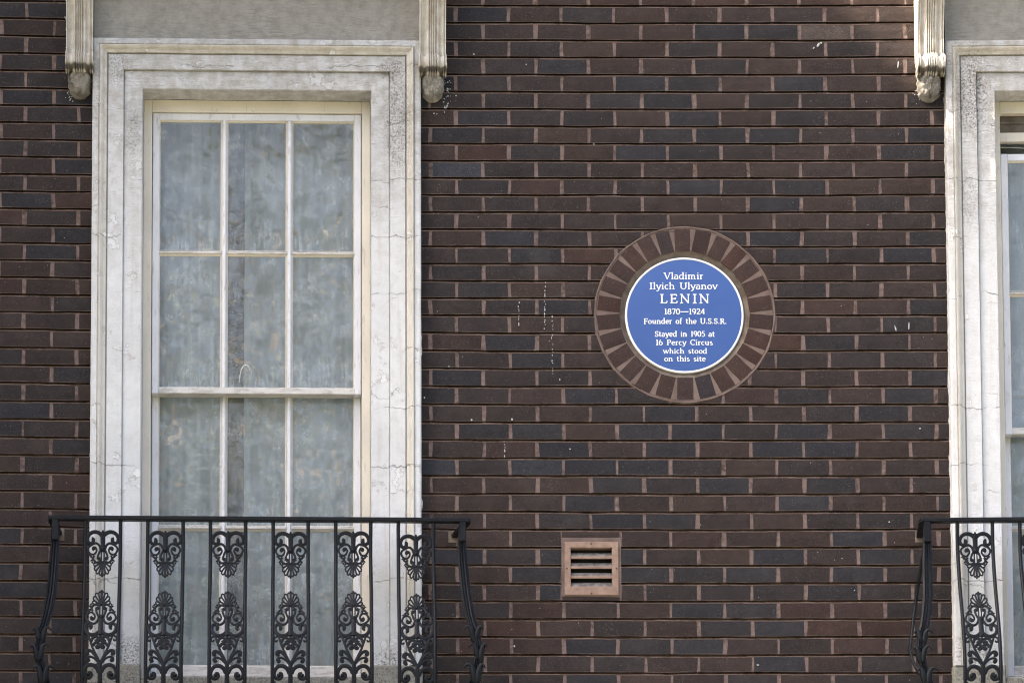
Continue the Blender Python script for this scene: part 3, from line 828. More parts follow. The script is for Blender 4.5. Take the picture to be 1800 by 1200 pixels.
def architrave():
    """profile swept up one jamb, across the head and down the other with mitred corners"""
    pr = [(0, -.085), (0, .026), (.003, .030), (XS(31.6), .033), (XS(32), .0285), (XS(33.1), .0285), (XS(33.6), .0455), (XS(60), .0475), (XS(60.5), .037), (XS(62.2), .037), (XS(62.7), .052),
          (XS(65), .055), (XS(67), .0575), (XS(69.5), .066), (XS(72), .0715), (XS(74), .073), (XS(74.6), .060), (XS(76.3), .060), (XS(77), .064), (XS(85), .063), (XS(87.6), .058), (XS(88), -.012)]
    path = []
    nseg = 34
    for i in range(nseg+1): path.append((-1, 0, zfoot-.02+(zi-(zfoot-.02))*i/nseg))
    rows = []
    def pt(side, o, d, z, t):
        w = nz(z*9, o*40, side*3+t)*.0009
        return (side*(xi+o)+w, -(d+w*.7), z)
    for i in range(nseg+1):
        z = zfoot-.02+(zi-zfoot+.02)*i/nseg
        rows.append([pt(-1, o, d, z + (o if i == nseg else 0), 1) for o, d in pr])
    for i in range(1, 14):
        t = i/14
        rows.append([(-(xi+o)+(2*(xi+o))*t, -(d+nz(t*7, o*30, 5)*.001), zi+o+nz(t*9, o*30, 9)*.0012*(1 if o > 0 else 2)) for o, d in pr])
    for i in range(nseg, -1, -1):
        z = zfoot-.02+(zi-zfoot+.02)*i/nseg
        rows.append([pt(1, o, d, z + (o if i == nseg else 0), 2) for o, d in pr])
    return rows, pr
rows, pr = architrave()
LZERO = dict(bent=False)
surround = empty('window_surround')
s1 = MB(); s1.grid([r_[:9] for r_ in rows]); s1.build('architrave', M['stucco'], surround, **LZERO)
s1 = MB(); s1.grid([r_[8:18] for r_ in rows]); s1.build('roll_moulding', M['mould'], surround, **LZERO)
s1 = MB(); s1.grid([r_[17:] for r_ in rows]); s1.build('outer_band', M['stucco'], surround, **LZERO)
# plinth blocks at the foot
for sgn in (-1, 1):
    m = MB(); xa, xb = sorted((sgn*(xi-.004), sgn*(xi+XS(88)+.004)))
    m.box(xa, xb, zbot-.06, zfoot-.018, -.085, .058, bev=.006); m.build('plinth_block', M['mossy'], surround, **LZERO)
m = MB(); m.box(-xi+.003, xi-.003, zbot-.06, lz(1197, -.05), -.16, .05, bev=.008); m.build('sill', M['mossy'], surround, **LZERO)
# frieze panel and cornice above
zf = zi+XS(88)
ztop = lz(-78, .03)
xf = WH-.001
rows = []
for i in range(13):
    x = -xf+2*xf*i/12; rows.append([(x, .02, zf-.01), (x, -.030, zf-.004), (x, -.033-.003*nz(x*3, 1, 1), ztop)])
m = MB(); m.grid(rows); m.build('frieze', M['frieze'], surround, **LZERO)
xc_ = WH+XS(55)
m = MB(); cpr = [(ztop-.012, .02), (ztop-.012, .06), (ztop+.03, .075), (ztop+.05, .12), (ztop+.07, .24), (ztop+.09, .27), (ztop+.14, .28), (ztop+.16, .31), (ztop+.21, .325), (ztop+.23, .31), (ztop+.29, -.01)]
m.grid([[(-xc_-(.0), -.0, z) for z, d in cpr], [(-xc_, -d, z) for z, d in cpr], [(xc_, -d, z) for z, d in cpr], [(xc_, 0, z) for z, d in cpr]])
m.build('cornice', M['mould'], surround, **LZERO)
# ragged edge of masonry paint where the surround meets the bricks
m = MB(); re_ = random.Random(8)
for sgn in (-1, 1):
    n = 230; rows = []
    for i in range(n+1):
        z = zfoot-.3+(zf-zfoot+.3)*i/n
        e = .0022+max(0, nz(z*30, sgn*5, 1))*.006+max(0, nz(z*110, sgn*3, 2))*.0045
        if nz(z*6, sgn, 9) > .25: e += .004
        if abs(z-lz(885)) < .02 and sgn > 0: e += .010
        rows.append([(sgn*(WH-.004), -.0015-.004, z), (sgn*(WH+e*.6), -.0035, z), (sgn*(WH+e), -.0008, z), (sgn*(WH+e), .001, z)])
    m.grid(rows)
m.build('paint_edge', M['splash'], surround, **LZERO)

# timber box frame
DF = -.082
sw = empty('sash_window')
fo = xi-.0005; fi = lx(634, 400, DF); fi = (fi - lx(264.5, 400, DF))/2
ztf = zi-.001; zfi = lz(197.5, DF)
zsill = lz(1190, -.10)
m = MB()
m.box(-fo, -fi, zsill-.03, ztf, DF-.10, DF, bev=.002); m.box(fi, fo, zsill-.03, ztf, DF-.10, DF, bev=.002)
m.box(-fi+.0005, fi-.0005, zfi, ztf-.0006, DF-.10, DF-.0015, bev=.002)
m.build('frame', M['cream'], sw, **LZERO)
m = MB(); m.box(-fi+.001, fi-.001, zsill-.032, zsill+.004, -.16, DF+.02, bev=.003); m.build('timber_sill', M['sashold'], sw, **LZERO)

def sash(name, ztop_, zbot_, dfr, drop=0, mid=None, rails=(None, None), stile=.0275, thin=.024):
    """one sliding sash: frame, glazing bars and six panes"""
    so_ = fi-.003
    s = empty(name)
    toph, both = rails
    DB = dfr-.042
    for sg in (-1, 1):
        mm = MB(); xa, xb = sorted((sg*(so_-stile), sg*so_)); mm.box(xa, xb, zbot_, ztop_, DB, dfr, bev=.0025); mm.build('stile', M['sash'], s, **LZERO)
    mm = MB(); mm.box(-so_+stile+.0003, so_-stile-.0003, ztop_-toph, ztop_-.0005, DB, dfr-.001, bev=.0025); mm.build('top_rail', M['sash'], s, **LZERO)
    mm = MB(); mm.box(-so_+stile+.0003, so_-stile-.0003, zbot_+.0005, zbot_+both, DB, dfr-.0012, bev=.0025); mm.build('bottom_rail', M['sashold'], s, **LZERO)
    gi = so_-stile; z0, z1 = zbot_+both, ztop_-toph
    zm = mid
    bw = .0118
    xb_ = [-gi, -gi/3, gi/3, gi]
    for k in (1, 2):
        mm = MB(); x = xb_[k]
        mm.grid([[(x-bw, .015-dfr+.004, z), (x-bw, -dfr+.012, z), (x-bw*.35, -dfr+.0035, z), (x+bw*.35, -dfr+.0035, z), (x+bw, -dfr+.012, z), (x+bw, .015-dfr+.004, z)]
                 for z in [z0+.0003+(z1-z0-.0006)*i/16 for i in range(17)]])
        mm.build('glazing_bar', M['sash'], s, **LZERO)
    mm = MB()
    hh = .0085
    for k in range(3):
        xa, xb = xb_[k]+(bw*.8 if k else 0), xb_[k+1]-(bw*.8 if k < 2 else 0)
        mm.grid([[(x, .015-dfr+.004, zm-hh), (x, -dfr+.012, zm-hh), (x, -dfr+.0045, zm-hh*.3), (x, -dfr+.0045, zm+hh*.3), (x, -dfr+.012, zm+hh), (x, .015-dfr+.004, zm+hh)] for x in (xa, xb)])
    mm.build('glazing_bar', M['sashold'], s, **LZERO)
    # putty fillets, then the panes
    for k in range(3):
        for (za, zb) in ((z0, zm-hh), (zm+hh, z1)):
            xa = xb_[k]+(bw if k else 0); xb = xb_[k+1]-(bw if k < 2 else 0)
            dg = dfr-.019
            mm = MB(); tl = re_.uniform(-.0012, .0012); tw = re_.uniform(-.001, .001)
            mm.add([(xa-.004, -(dg+tl), za-.004), (xb+.004, -(dg-tl), za-.004), (xb+.004, -(dg-tl+tw), zb+.004), (xa-.004, -(dg+tl+tw), zb+.004)], [(0, 1, 2, 3)])
            mm.build('pane', M['glass'], s, **LZERO)
            mm = MB(); p_ = .0045
            def q(e, d): return [(xa+e, -d, za+e), (xb-e, -d, za+e), (xb-e, -d, zb-e), (xa+e, -d, zb-e)]
            mm.grid([q(-.001, dg+.011), q(p_, dg+.0018), q(p_+.0003, dg-.002)], None, True)
            mm.build('putty', M['cream'], s, **LZERO)
    return s
D1, D2 = DF-.012, DF-.062
def make_sashes(win, drop):
    us = sash('upper_sash', lz(200, D1)-drop, lz(692, D1)-drop, D1, mid=lz(443.5, D1)-drop, rails=(.030, .029)); us.parent = win
    ls = sash('lower_sash', lz(683, D2), zsill, D2, mid=lz(926.5, D2), rails=(.028, .062)); ls.parent = win
make_sashes(sw, 0)

# dark room behind
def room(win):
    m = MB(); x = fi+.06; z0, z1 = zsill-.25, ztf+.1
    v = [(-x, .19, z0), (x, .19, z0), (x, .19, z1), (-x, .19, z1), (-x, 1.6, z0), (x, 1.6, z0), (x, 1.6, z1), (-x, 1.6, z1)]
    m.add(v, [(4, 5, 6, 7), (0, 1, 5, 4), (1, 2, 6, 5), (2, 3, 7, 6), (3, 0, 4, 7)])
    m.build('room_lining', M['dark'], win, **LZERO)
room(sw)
sw2 = empty('sash_window')
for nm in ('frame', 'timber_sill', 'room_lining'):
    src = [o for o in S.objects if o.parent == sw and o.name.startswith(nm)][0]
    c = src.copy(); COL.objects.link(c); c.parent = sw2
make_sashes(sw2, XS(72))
m = MB(); m.box(-fi+.001, fi-.001, lz(246, D1)-.002, lz(231, D1), DF-.05, DF-.018, bev=.002); m.build('parting_strip', M['cream'], sw2, **LZERO)
m = MB(); m.box(-fi+.001, fi-.001, lz(230, D1), zfi-.0005, DF-.06, DF-.035, bev=.002)
m.box(-fi+.001, fi-.001, lz(214, D1), lz(210, D1), DF-.034, DF-.028, bev=.001); m.build('head_lining', M['oldwood'], sw2, **LZERO)

def curtain(x0, x1, ztop_, zbot_, dep, seed, amp=.016, label='', folds=9, edge=0):
    m = MB(); n = 90; rows = []
    for i in range(n+1):
        t = i/n; x = x0+(x1-x0)*t; row = []
        for j in range(9):
            s = j/8; z = ztop_+(zbot_-ztop_)*s
            a = amp*(.45+.55*s)
            d = a*(math.sin(t*folds*2*math.pi+nz(t*3, s*1.5, seed)*2.2)+.5*math.sin(t*folds*3.7+seed+s))
            if edge: # gathered leading edge
                e = max(0, 1-abs((t if edge < 0 else 1-t))/.16); d += .07*e
            row.append((x+nz(t*6, s*2, seed+4)*.004, dep+d+.22*max(0, 1-s*1.7)**1.5, z))
        rows.append(row)
    m.grid(rows)
    return m.build('net_curtain', M['curtain'], None, bent=False, smooth=True)
zc0, zc1 = ztf+.14, zsill-.1
gx0 = lx(396, 600, -.3); gx1 = lx(432, 600, -.3)
ct = [curtain(-fi-.02, gx0, zc0, zc1, .24, 1, .024, folds=4), curtain(gx1, fi+.02, zc0, zc1, .23, 5, .024, folds=5, edge=-1)]
ct2 = curtain(-fi-.02, fi+.02, zc0-.1, zc1, .24, 9, .024, folds=7)

def place(o, xc):
    a = math.atan((xc-BXC)/BR)
    o.location = (xc, -bend(xc), 0); o.rotation_euler = (0, 0, -a)
for o in (surround, sw, *ct): place(o, WC1)
for o in (sw2, ct2): place(o, WC2)
tag(surround, 'white stucco window surround with grey frieze and lichen on its right jamb, left of the plaque', 'window surround', 'stucco window surrounds')
tag(sw, 'closed twelve-pane white sash window with flaking glazing bars left of the plaque', 'window', 'sash windows')
tag(sw2, 'sash window at the right edge with its upper sash slid down a little', 'window', 'sash windows')
tag(ct[0], 'pale net curtain behind the left column of panes of the left window', 'curtain', 'net curtains')
tag(ct[1], 'pale net curtain with gathered edge behind the right panes of the left window', 'curtain', 'net curtains')
tag(ct2, 'pale net curtain behind the partly opened window at the right edge', 'curtain', 'net curtains')
# latch cord on the meeting rail of the left window, and the slack wire over the dropped sash
m = MB()
pts = [(422.5, 672), (423, 660), (425, 650), (429, 643), (434, 641), (438.5, 645), (440, 652)]
m.tube([(lx(a, 600, D1), -(D1+.002), lz(b, D1)) for a, b in pts], .0016, 5)
o = m.build('blind_cord', M['wire'], None, bent=False, smooth=True); place(o, WC1)
tag(o, 'small white loop of cord above the meeting rail of the left window', 'cord')
m = MB()
pts = []
for i in range(15):
    t = i/14; px = 1752+t*95; py = 259+10*t-3*math.sin(t*3)
    X, Z = P(px, py, D1-.05); pts.append((X-WC2, -(D1-.05), Z))
m.tube(pts, .0018, 5); o = m.build('slack_wire', M['wire'], None, bent=False, smooth=True); place(o, WC2)
tag(o, 'thin pale wire crossing the gap above the lowered sash of the right window', 'wire')

# ------------------------------------------------------------------ console brackets
def make_console():
    root = empty('console_bracket')
    hw = XS(23.2)
    cxp = 141.5
    zr = PZ(110, cxp, .065); rr = .046
    def flute(u):     # u -1..1 across the width
        a = abs(u)
        if a > .90: return .002
        if a > .84: return -.0045
        if a > .40: return .005-.0150*math.sin((a-.40)/.44*math.pi)
        if a > .34: return .0035
        return .0008+.0050*math.cos(a*2*math.pi/.17)
    us = [-1+2*i/56 for i in range(57)]
    ztp = ztop-.012
    rows = []; back = .0
    zs0 = PZ(93, cxp, .09)
    for i in range(23):
        t = i/22; z = ztp+(zs0-ztp)*t
        D = .235-.155*math.sin(t*math.pi/2)**.8
        D = max(D, .084)
        if t > .9: D = .084-.006*(t-.9)/.1
        rows.append([(u*hw, -(D+flute(u)*(1.0)), z) for u in us])
    sh = rows
    m = MB(); m.grid(sh)
    for e in (0, -1): # cheeks
        m.grid([[r_[e], (r_[e][0], .012, r_[e][2])] for r_ in sh])
    m.build('shaft', M['console'], root, bent=False, smooth=True, autosm=40)
    m = MB(); sc = []
    for i in range(21):
        a = R(100-250*i/20)
        q = rr*(1.0)
        row = []
        for u in us:
            f = flute(u)*1.1+.003*(1-u*u)
            row.append((u*(hw+.002), -(.064+(q+f)*math.cos(a)), zr+(q+f)*math.sin(a)*.98))
        sc.append(row)
    m.grid(sc)
    for e in (0, -1):
        c = (sc[0][e][0], -.060, zr)
        n0 = len(m.v); m.add([r_[e] for r_ in sc]+[c], [(i, i+1, len(sc)) for i in range(len(sc)-1)])
        # small eye of the volute
        x = sc[0][e][0]; sg = -1 if e == 0 else 1
        m.tube([(x, -.066, zr), (x+sg*.003, -.066, zr)], .012, 10)
    m.build('scroll', M['console'], root, bent=False, smooth=True, autosm=45)
    # carved leaf hanging under the scroll
    m = MB(); rows = []
    zt_, zb_ = PZ(120, cxp, .05), PZ(171, cxp, .03)
    NV, NU = 64, 48
    for i in range(NV+1):
        v = i/NV; z = zt_+(zb_-zt_)*v
        w = XS(20.5)*math.sqrt(max(0, 1-(max(0, v-.35)/.65)**2.6))*(1+.05*math.sin(v*26))+.0006
        row = []
        for k in range(NU+1):
            u = -1+2*k/NU
            D = (.018+.052*(1-v)**.55*1.0+.022*math.sin(v*math.pi))*(max(0, 1-u*u))**.42
            ridge = .0062*math.cos(u*7.5+math.copysign(1, u)*v*3.4)*(.4+v)+.0042*math.sin(v*21-abs(u)*8)
            eye = -.014*math.exp(-((abs(u)-.42)**2/.025+(v-.48)**2/.012))
            tip = .010*math.exp(-((u)**2/.10+(v-.84)**2/.012))
            vein = .0050*abs(math.sin(math.atan2(abs(u)+.05, 1.15-v)*9.5))*(.3+v)+.0055*abs(nz(u*5+3, v*6, 8.8))+.004*nz(u*13, v*16, 1.7)
            D += (ridge+eye+tip+vein)*(max(0, 1-u*u))**.3+nz(u*4, v*7, 3)*.003
            row.append((u*w, -max(D, -.01), z - .0))
        rows.append(row)
    m.grid(rows); m.build('carved_leaf', M['leafst'], root, bent=False, smooth=True)
    return root
con = make_console()
index_children()
cons = [(con, PX(141.5, 60)), (copy_tree(con), PX(759.5, 60)), (copy_tree(con), PX(1630.5, 60)), (copy_tree(con), PX(1630.5, 60)+(PX(759.5, 60)-PX(141.5, 60)))]
labs = ['cream fluted scroll bracket at the top left corner of the left window',
        'rough weathered scroll bracket at the top right corner of the left window',
        'sunlit scroll bracket at the top left corner of the right window',
        'fluted scroll bracket on the far side of the right window, outside the frame']
for (o, x), l in zip(cons, labs): place(o, x); tag(o, l, 'bracket', 'console brackets under the window cornices')

# ------------------------------------------------------------------ balcony railing
DR = .24
ZR = PZ(912, 450, DR)                    # top rail height
ZW = PZ(1252, 450, 0)                    # slab top
Hr = ZR-ZW
def bulge(z):
    s = (ZR-z)/.66
    s = min(max(s, 0), 1.6)
    if s < .12: return DR
    if s < 1.0: t = (s-.12)/.88; return DR+.165*(t*t*(3-2*t))
    t = min((s-1.0)/.35, 1); return DR+.165-.07*t*t
def Q(px, py):
    d = DR
    for _ in range(8):
        X, Z = P(px, py, d); d = bulge(Z)
    return X, Z, d
SB = P(501, 1000, .3)[0]-P(500, 1000, .3)[0]
rail = empty('balcony_railing')
def catm(pts, n=5):
    out = []
    P_ = [pts[0]]+list(pts)+[pts[-1]]
    for i in range(1, len(P_)-2):
        p0, p1, p2, p3 = P_[i-1:i+3]
        for k in range(n):
            t = k/n
            out.append(tuple(.5*((2*b)+(-a+c)*t+(2*a-5*b+4*c-d)*t*t+(-a+3*b-3*c+d)*t**3) for a, b, c, d in zip(p0, p1, p2, p3)))
    out.append(tuple(pts[-1])); return out
cl, cr = lx(161, 912)+0, 0
XLc = PX(85, 912, DR)-WC1; XRc = PX(822, 915, DR)-WC1
XLw = PX(104, 937, 0)-WC1; XRw = PX(797, 935, 0)-WC1
m = MB(); th = .0095
m.box(XLc-.004, XRc+.004, ZR-th, ZR+th*.9, DR-.016, DR+.016, bev=.004)
m.build('top_rail', M['iron'], rail, bent=False)
for (xc__, xw) in ((XLc, XLw), (XRc, XRw)):
    m = MB(); w = .013; sg = 1 if xc__ > 0 else -1
    v = []
    for (x, d) in ((xc__-sg*.004, DR-.0165), (xw, -.02)):
        v += [(x-w, -d, ZR-th*.95), (x+w, -d, ZR-th*.95), (x+w, -d, ZR+th*.8), (x-w, -d, ZR+th*.8)]
    m.add(v, [(0, 1, 2, 3), (7, 6, 5, 4), (0, 4, 5, 1), (1, 5, 6, 2), (2, 6, 7, 3), (3, 7, 4, 0)])
    m.build('side_rail', M['iron'], rail, bent=False)
    # pad where the rail is let into the brickwork
    m = MB(); m.box(xw-.022, xw+.022, ZR-.03, ZR+.022, .0005, .006, bev=.003); m.build('wall_fixing', M['bed'], rail, bent=False)
def zline(x, r, za, zb, n=26):
    return [(x, -bulge(za+(zb-za)*i/n), za+(zb-za)*i/n) for i in range(n+1)]
pc = [Q(178.5+110.05*k, 940)[0]-WC1 for k in range(6)]
zlow = ZW+.004
rj = random.Random(4)
for k, x in enumerate(pc):
    for sg in (-1, 1):
        m = MB(); pts = zline(x+sg*31*SB, 0, ZR-th, zlow)
        pts = [(p[0]+nz(p[2]*4, k*3, sg*7)*.0022, p[1], p[2]) for p in pts]
        m.tube(pts, .0078, 8, 1.0)
        m.build('bar', M['iron'], rail, bent=False, smooth=True, autosm=50)
m = MB(); m.box(XLc-.02, XRc+.02, ZW+.012, ZW+.030, bulge(ZW)-.014, bulge(ZW)+.014, bev=.003); m.build('bottom_rail', M['iron'], rail, bent=False)

# ornaments, coordinates read in the enlarged photo (3.751x): u from the centre line, y down
def orn(curves, cxz, name, flipy=None, blobs=()):
    mb = MB()
    def conv(u, y):
        py = 880+y/3.751
        X, Z, d = Q(cxz, py)
        return (u/3.751*SB, Z, d)
    for (pts, r0, r1) in curves:
        for sg in (-1, 1):
            if sg == 1 and all(abs(p[0]) < .5 for p in pts): continue
            c = catm(pts, 4)
            if flipy: c = [(a, flipy[0]-(b-flipy[1])) for a, b in c]
            P3 = []
            for a, b in c:
                X, Z, d = conv(sg*a, b); P3.append((X, -(d+.001), Z))
            n = len(P3); rad = [(r0+(r1-r0)*i/(n-1)+(3.4 if r0 >= 8 else 1.6))/3.751*SB for i in range(n)]
            mb.tube(P3, rad, 6, .75)
    for (u, y, r) in blobs:
        for sg in (-1, 1):
            if sg == 1 and abs(u) < .5: continue
            yy = flipy[0]-(y-flipy[1]) if flipy else y
            X, Z, d = conv(sg*u, yy); r_ = r*1.3/3.751*SB
            rows = [[(X+r_*math.sin(t)*math.cos(p), -(d+r_*math.cos(t)*.9), Z+r_*math.sin(t)*math.sin(p)) for p in [2*math.pi*i/8 for i in range(8)]] for t in (.05, .5, 1.0, 1.57, 2.2)]
            mb.grid(rows, None, True)
    return mb
UP = [([(4, 228), (30, 208), (60, 204), (88, 218), (101, 245), (96, 270), (78, 278), (62, 268), (62, 250), (74, 246)], 12, 6.5),
      ([(0, 205), (0, 240), (0, 280), (0, 325)], 17, 13),
      ([(0, 192), (0, 206)], 4, 9),
      ([(14, 318), (24, 292), (44, 278), (66, 284), (90, 300), (97, 322), (84, 346), (62, 352), (46, 340), (40, 322), (48, 306), (62, 304), (68, 316), (60, 326)], 7.5, 4.5),
      ([(14, 322), (26, 345), (34, 372)], 7, 6),
      ([(8, 322), (9, 360), (8, 398)], 4, 3),
      ([(84, 344), (80, 362), (66, 372), (54, 362)], 7, 6),
      ([(82, 352), (96, 358)], 7, 2), ([(66, 386), (80, 396)], 7, 2), ([(70, 400), (62, 412)], 6, 2),
      ([(62, 372), (58, 390), (40, 404), (16, 396), (14, 380), (28, 372), (36, 382)], 7, 5),
      ([(0, 404), (30, 406), (58, 402)], 6, 5),
      ([(0, 408), (4, 440), (0, 500)], 4, 3),
      ([(5, 410), (12, 440), (18, 476), (12, 488), (4, 478), (3, 450), (3, 420)], 4.5, 4),
      ([(6, 410), (24, 436), (40, 462), (36, 478), (24, 474), (14, 445), (8, 420)], 4.5, 4),
      ([(8, 408), (34, 420), (52, 438), (50, 454), (38, 454), (22, 432), (12, 415)], 4.5, 4),
      ([(10, 406), (40, 404), (56, 412), (54, 426), (38, 424), (18, 412)], 4.5, 4)]
UPB = [(0, 318, 15), (66, 262, 9), (56, 314, 8), (0, 404, 9), (26, 384, 6), (0, 494, 6)]
LOW = [([(6, 872), (30, 868), (70, 884), (96, 870), (98, 905), (84, 916), (76, 905)], 0, 0)]
LOW = [([(74, 880), (90, 886), (104, 896), (104, 912), (92, 918), (86, 908)], 6, 5),
       ([(78, 884), (66, 920), (50, 965), (28, 1010), (8, 1050), (0, 1070)], 6.5, 8),
       ([(58, 920), (48, 900), (28, 893), (10, 904), (8, 920), (24, 926), (32, 914)], 8, 6),
       ([(46, 952), (36, 936), (18, 934), (6, 946), (8, 962), (22, 966), (26, 954)], 8, 6),
       ([(60, 916), (54, 950), (42, 978)], 6, 4),
       ([(4, 1062), (22, 1030), (44, 1002), (66, 984), (84, 984), (92, 998), (84, 1008), (72, 1004)], 8, 7),
       ([(8, 1066), (34, 1038), (58, 1026), (78, 1026), (88, 1040), (78, 1054), (66, 1046)], 7, 7),
       ([(0, 1060), (0, 1110), (0, 1180), (0, 1240)], 13, 15),
       ([(8, 1128), (22, 1098), (48, 1080), (78, 1082), (100, 1106), (106, 1136), (94, 1160), (70, 1164), (56, 1148), (60, 1130), (76, 1130)], 12, 8),
       ([(104, 1150), (112, 1165), (110, 1180), (96, 1188)], 6, 3)]
LOWB = [(0, 898, 10), (20, 914, 9), (17, 954, 9), (80, 996, 9), (76, 1042, 9), (76, 1140, 11), (0, 1190, 13)]
upm = orn(UP, 178.5, 'u', None, UPB)
lwm = orn([(p, a, b) for p, a, b in UP], 178.5, 'l', (890, 195), UPB)
lw2 = orn(LOW, 178.5, 'x', None, LOWB)
lwm.add(lw2.v, lw2.f)
first = None
for k, x in enumerate(pc):
    if k == 0:
        ua = upm.build('upper_casting', M['iron'], rail, bent=False, smooth=True, autosm=55); ua.location = (x, 0, 0)
        la = lwm.build('lower_casting', M['iron'], rail, bent=False, smooth=True, autosm=55); la.location = (x, 0, 0)
        # the casting sits 2.5 px lower per photo at this end
    else:
        c = ua.copy(); COL.objects.link(c); c.location = (x, 0, -.010 if k == 5 else rj.uniform(-.002, .002)); c.parent = rail
        c = la.copy(); COL.objects.link(c); c.location = (x, 0, -.008 if k == 5 else rj.uniform(-.002, .002)); c.parent = rail

LP = [(94.6, 917), (94.4, 946), (92, 986), (86.6, 1040), (76, 1088), (68, 1109), (64, 1133), (66.6, 1160), (74.6, 1186), (79, 1204), (84, 1225)]
RP_ = [(811, 920), (810, 960), (812.6, 1000), (816.6, 1040), (823, 1080), (831, 1106), (838, 1133), (836.6, 1154), (830, 1186), (824, 1205), (820, 1225)]
def post(pts, sg):
    r = empty('corner_post'); r.parent = rail
    c = catm(pts, 5); P3 = []
    for a, b in c:
        X, Z, d = Q(a, b); P3.append(Vector((X-WC1, -(d-.004), Z)))
    n = len(P3)
    def wd(i):
        t = i/(n-1); return (.0145+.006*math.sin(min(t/.55, 1)*math.pi)) if t < .55 else .0145
    m = MB(); rows = []
    prof = [(-1, -.8), (-1, .35), (-.62, .75), (-.42, .35), (-.15, .3), (0, .85), (.15, .3), (.42, .35), (.62, .75), (1, .35), (1, -.8)]
    for i, p in enumerate(P3):
        t = (P3[min(i+1, n-1)]-P3[max(i-1, 0)]).normalized(); side = Vector((0, -1, 0)).cross(t).normalized(); fr = t.cross(side); 
        if fr.y > 0: fr = -fr
        w = wd(i); rows.append([p+side*(a*w)+fr*(b*.013) for a, b in prof])
    m.grid(rows, None, True); m.build('shaft', M['iron'], r, bent=False, smooth=True, autosm=30)
    # square collar under the rail
    m = MB(); x, y, z = P3[0]; m.box(x-.014, x+.014, z-.075, z+.012, -y-.016, -y+.018, bev=.003); m.build('collar', M['iron'], r, bent=False)
    # pairs of acanthus leaves curling off the lower half
    for py, sc in ((1108, 1.0), (1138, 1.0), (1176, 1.15)):
        j = min(range(n), key=lambda i: abs(c[i][1]-py)); p = P3[j]
        for s2 in (-1, 1):
            m = MB(); rws = []
            L = .075*sc; tp = (.040 if s2 == -sg else .030)*sc
            path = [(.000, -L), (.006, -.72*L), (.010, -.38*L), (.015, -.12*L), (.022, .0), (.75*tp, .002), (tp, -.006), (tp+.003, -.016)]
            rad = [.007, .0125, .0130, .0105, .0075, .0055, .0040, .0015]
            m.tube([p+Vector((s2*a_, -.006-.012*i/7, b_+.014)) for i, (a_, b_) in enumerate(path)], [q*sc for q in rad], 7, .8)
            m.build('leaf', M['iron'], r, bent=False, smooth=True)
    # outer strand of the side panel bulging beside the post
    m = MB(); pts3 = []
    top = P3[2]
    for i in range(20):
        t = i/19; z = ZR-.03-(ZR-.03-zlow)*t
        q = min(P3, key=lambda p: abs(p.z-z))
        bl = math.sin(min(1, max(0, (ZR-z-.10)/.62))*math.pi)
        pts3.append((q.x+sg*(.004+.024*bl), q.y+.022+.19*max(bl, 0), z))
    m.tube(pts3, .0075, 8); m.build('side_bar', M['iron'], r, bent=False, smooth=True)
post(LP, -1); post(RP_, 1)
index_children()
rail2 = copy_tree(rail)
place(rail, WC1); place(rail2, WC2)
tag(rail, 'bombé black iron balcony railing with scrollwork castings in front of the left window', 'railing', 'black iron balcony railings')
tag(rail2, 'matching black iron balcony railing cut off by the right edge of the photo', 'railing', 'black iron balcony railings')
surround2 = copy_tree(surround); place(surround2, WC2)
tag(surround2, 'white stucco window surround at the right edge with black lichen at its top left corner', 'window surround', 'stucco window surrounds')
# balcony slabs
for i, xc in enumerate((WC1, WC2)):
    m = MB(); m.box(XLw-.16, XRw+.16, ZW-.14, ZW, -.015, .50, bev=.01); m.box(XLw-.12, XRw+.12, ZW-.19, ZW-.1402, -.015, .44, bev=.01)
    o = m.build('balcony_slab', M['mossy'], None, bent=False); place(o, xc)
    tag(o, 'stone balcony slab carrying the railing of the %s window, just below the frame' % ('left' if i == 0 else 'right'), 'balcony slab', 'balcony slabs')

# ------------------------------------------------------------------ street, added sun-blocking house and tree opposite
m = MB(); m.add([(-300, 300, 0), (-300, -600, 0), (300, -600, 0), (300, 300, 0)], [(0, 1, 2, 3)])
o = m.build('road', M['asphalt'], None, bent=False); o['kind'] = 'structure'
m = MB(); m.box(-40, 40, .002, .13, -2.8+3.2, 3.4); m.v = [(x, y, z) for x, y, z in m.v]
m = MB(); m.add([(-60, .4, .13), (60, .4, .13), (60, -3.4, .13), (-60, -3.4, .13), (-60, -3.4, .0), (60, -3.4, .0)], [(3, 2, 1, 0), (4, 5, 2, 3)])
o = m.build('pavement', M['paving'], None, bent=False); o['kind'] = 'structure'
m = MB(); m.add([(-60, -3.404, .134), (60, -3.404, .134), (60, -3.55, .134), (-60, -3.55, .134), (-60, -3.55, .0), (60, -3.55, .0)], [(3, 2, 1, 0), (4, 5, 2, 3)])
o = m.build('kerb', M['kerb'], None, bent=False); o['kind'] = 'structure'
m = MB(); m.add([(-60, -11, .12), (60, -11, .12), (60, -60, .12), (-60, -60, .12), (-60, -11, .0), (60, -11, .0)], [(3, 2, 1, 0), (3, 0, 4, 5, 1, 2)][:1])
o = m.build('garden_ground', simple('garden_earth', (.07, .085, .035), (.11, .10, .05), 3), None, bent=False); o['kind'] = 'structure'

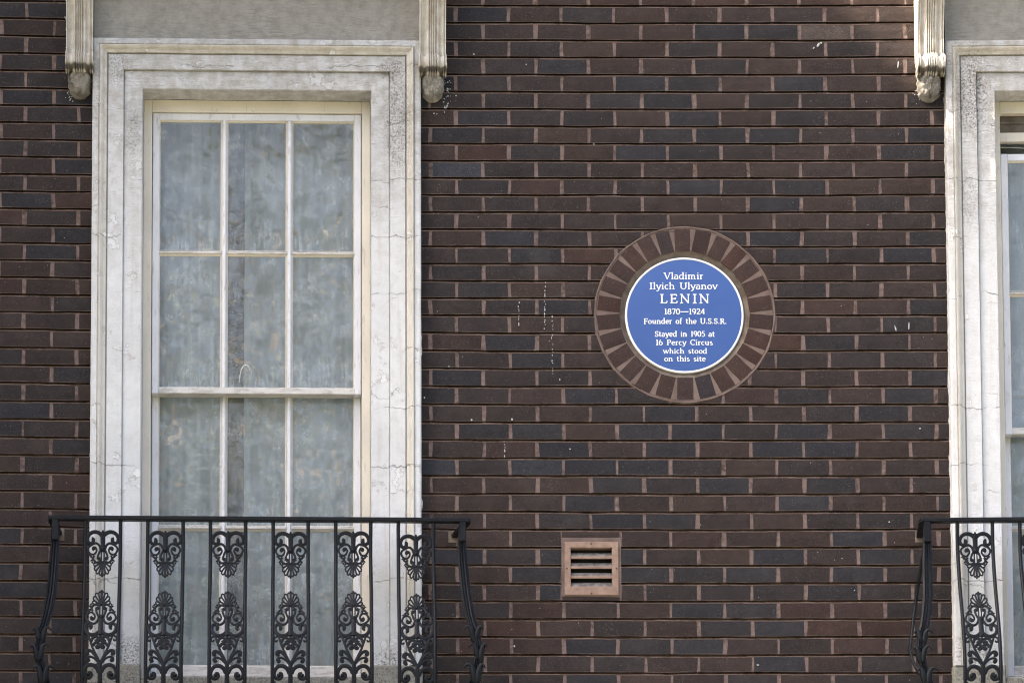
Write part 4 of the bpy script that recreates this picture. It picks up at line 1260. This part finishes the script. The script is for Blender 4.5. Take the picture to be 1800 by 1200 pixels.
# unseen house added at the left to shade all but the wall's far end
EX, EZ = P(1500, 62)                       # the shadow edge crosses here
NX = XL0-2.2
NT = EZ+(EX-NX)*math.tan(SUN_EL)/math.cos(SUN_G)
hs_ = empty('sun_blocker_house', (NX, -1.2, 0)); tag(hs_, 'tall yellow brick house stepping forward at the left, outside the frame', 'house')
m = MB(); m.box(NX-6, NX, 0, NT, -.5, 3.0); m.build('wall', M['house'], hs_, bent=False, loc=(NX, -1.2, 0)).location = (0, 0, 0)
m = MB(); m.box(NX-6.1, NX+.0, NT+.002, NT+.08, -.6, 3.1); m.build('parapet', M['kerb'], hs_, bent=False, loc=(NX, -1.2, 0)).location = (0, 0, 0)
for k in range(5):
    m = MB(); m.box(NX-4.2, NX-3.0, 1.2+3.4*k, 3.2+3.4*k, 2.9, 3.004); o = m.build('window', M['dark'], hs_, bent=False, loc=(NX, -1.2, 0)); o.location = (0, 0, 0)

def tree(x, y, h, cr, seed, nleaf):
    rt = random.Random(seed)
    t = empty('plane_tree', (x, y, 0))
    m = MB(); tips = []
    def branch(p, d, L, r, depth):
        pts = [p]; q = Vector(p); dd = Vector(d)
        for i in range(5):
            dd = (dd+Vector((rt.uniform(-.25, .25), rt.uniform(-.25, .25), rt.uniform(-.05, .15)))).normalized()
            q = q+dd*(L/5); pts.append(q.copy())
        m.tube(pts, [r*(1-.5*i/5) for i in range(6)], 6)
        tips.extend(pts[2:])
        if depth > 0:
            for _ in range(4 if depth > 1 else 3):
                b = pts[rt.randint(2, 5)]
                nd = (dd*.5+Vector((rt.uniform(-1, 1), rt.uniform(-1, 1), rt.uniform(-.1, .8)))).normalized()
                branch(b, nd, L*.62, r*.45, depth-1)
    m.tube([(0, 0, -.2), (.05, .1, h*.2), (0, .1, h*.42)], [.32, .25, .2], 9)
    for _ in range(6): branch(Vector((0, .1, h*.42)), Vector((rt.uniform(-.8, .8), rt.uniform(-.8, .8), 1)).normalized(), h*.30, .13, 2)
    m.build('trunk', M['bark'], t, bent=False)
    lv = MB(); big = [p for p in tips if p.z > h*.45]
    for i in range(nleaf):
        p = rt.choice(big)+Vector((rt.gauss(0, .45), rt.gauss(0, .45), rt.gauss(0, .4)))
        s = rt.uniform(.07, .14)
        a = Vector((rt.gauss(0, 1), rt.gauss(0, 1), rt.gauss(0, 1))).normalized(); b = a.orthogonal().normalized()
        c = rt.choice([(.09, .13, .03), (.13, .14, .035), (.40, .26, .10), (.55, .33, .13), (.07, .10, .03)])
        lv.add([p-a*s, p+b*s*.6, p+a*s, p-b*s*.6], [(0, 1, 2, 3)], c)
    k = NM('tree_leaf'); at = k.new('ShaderNodeAttribute', attribute_name='tint').outputs['Color']
    lv.build('crown', k.fin(at, .55, None, .4), t, bent=False)
    return t
t = tree(-1.6, -27, 17.5, 5, 2, 9000); tag(t, 'plane tree with turning leaves across the road, seen only as reflections', 'tree', 'trees across the road')
t = tree(6.5, -31, 18, 5, 6, 7000); tag(t, 'second plane tree across the road, farther right behind the viewer', 'tree', 'trees across the road')
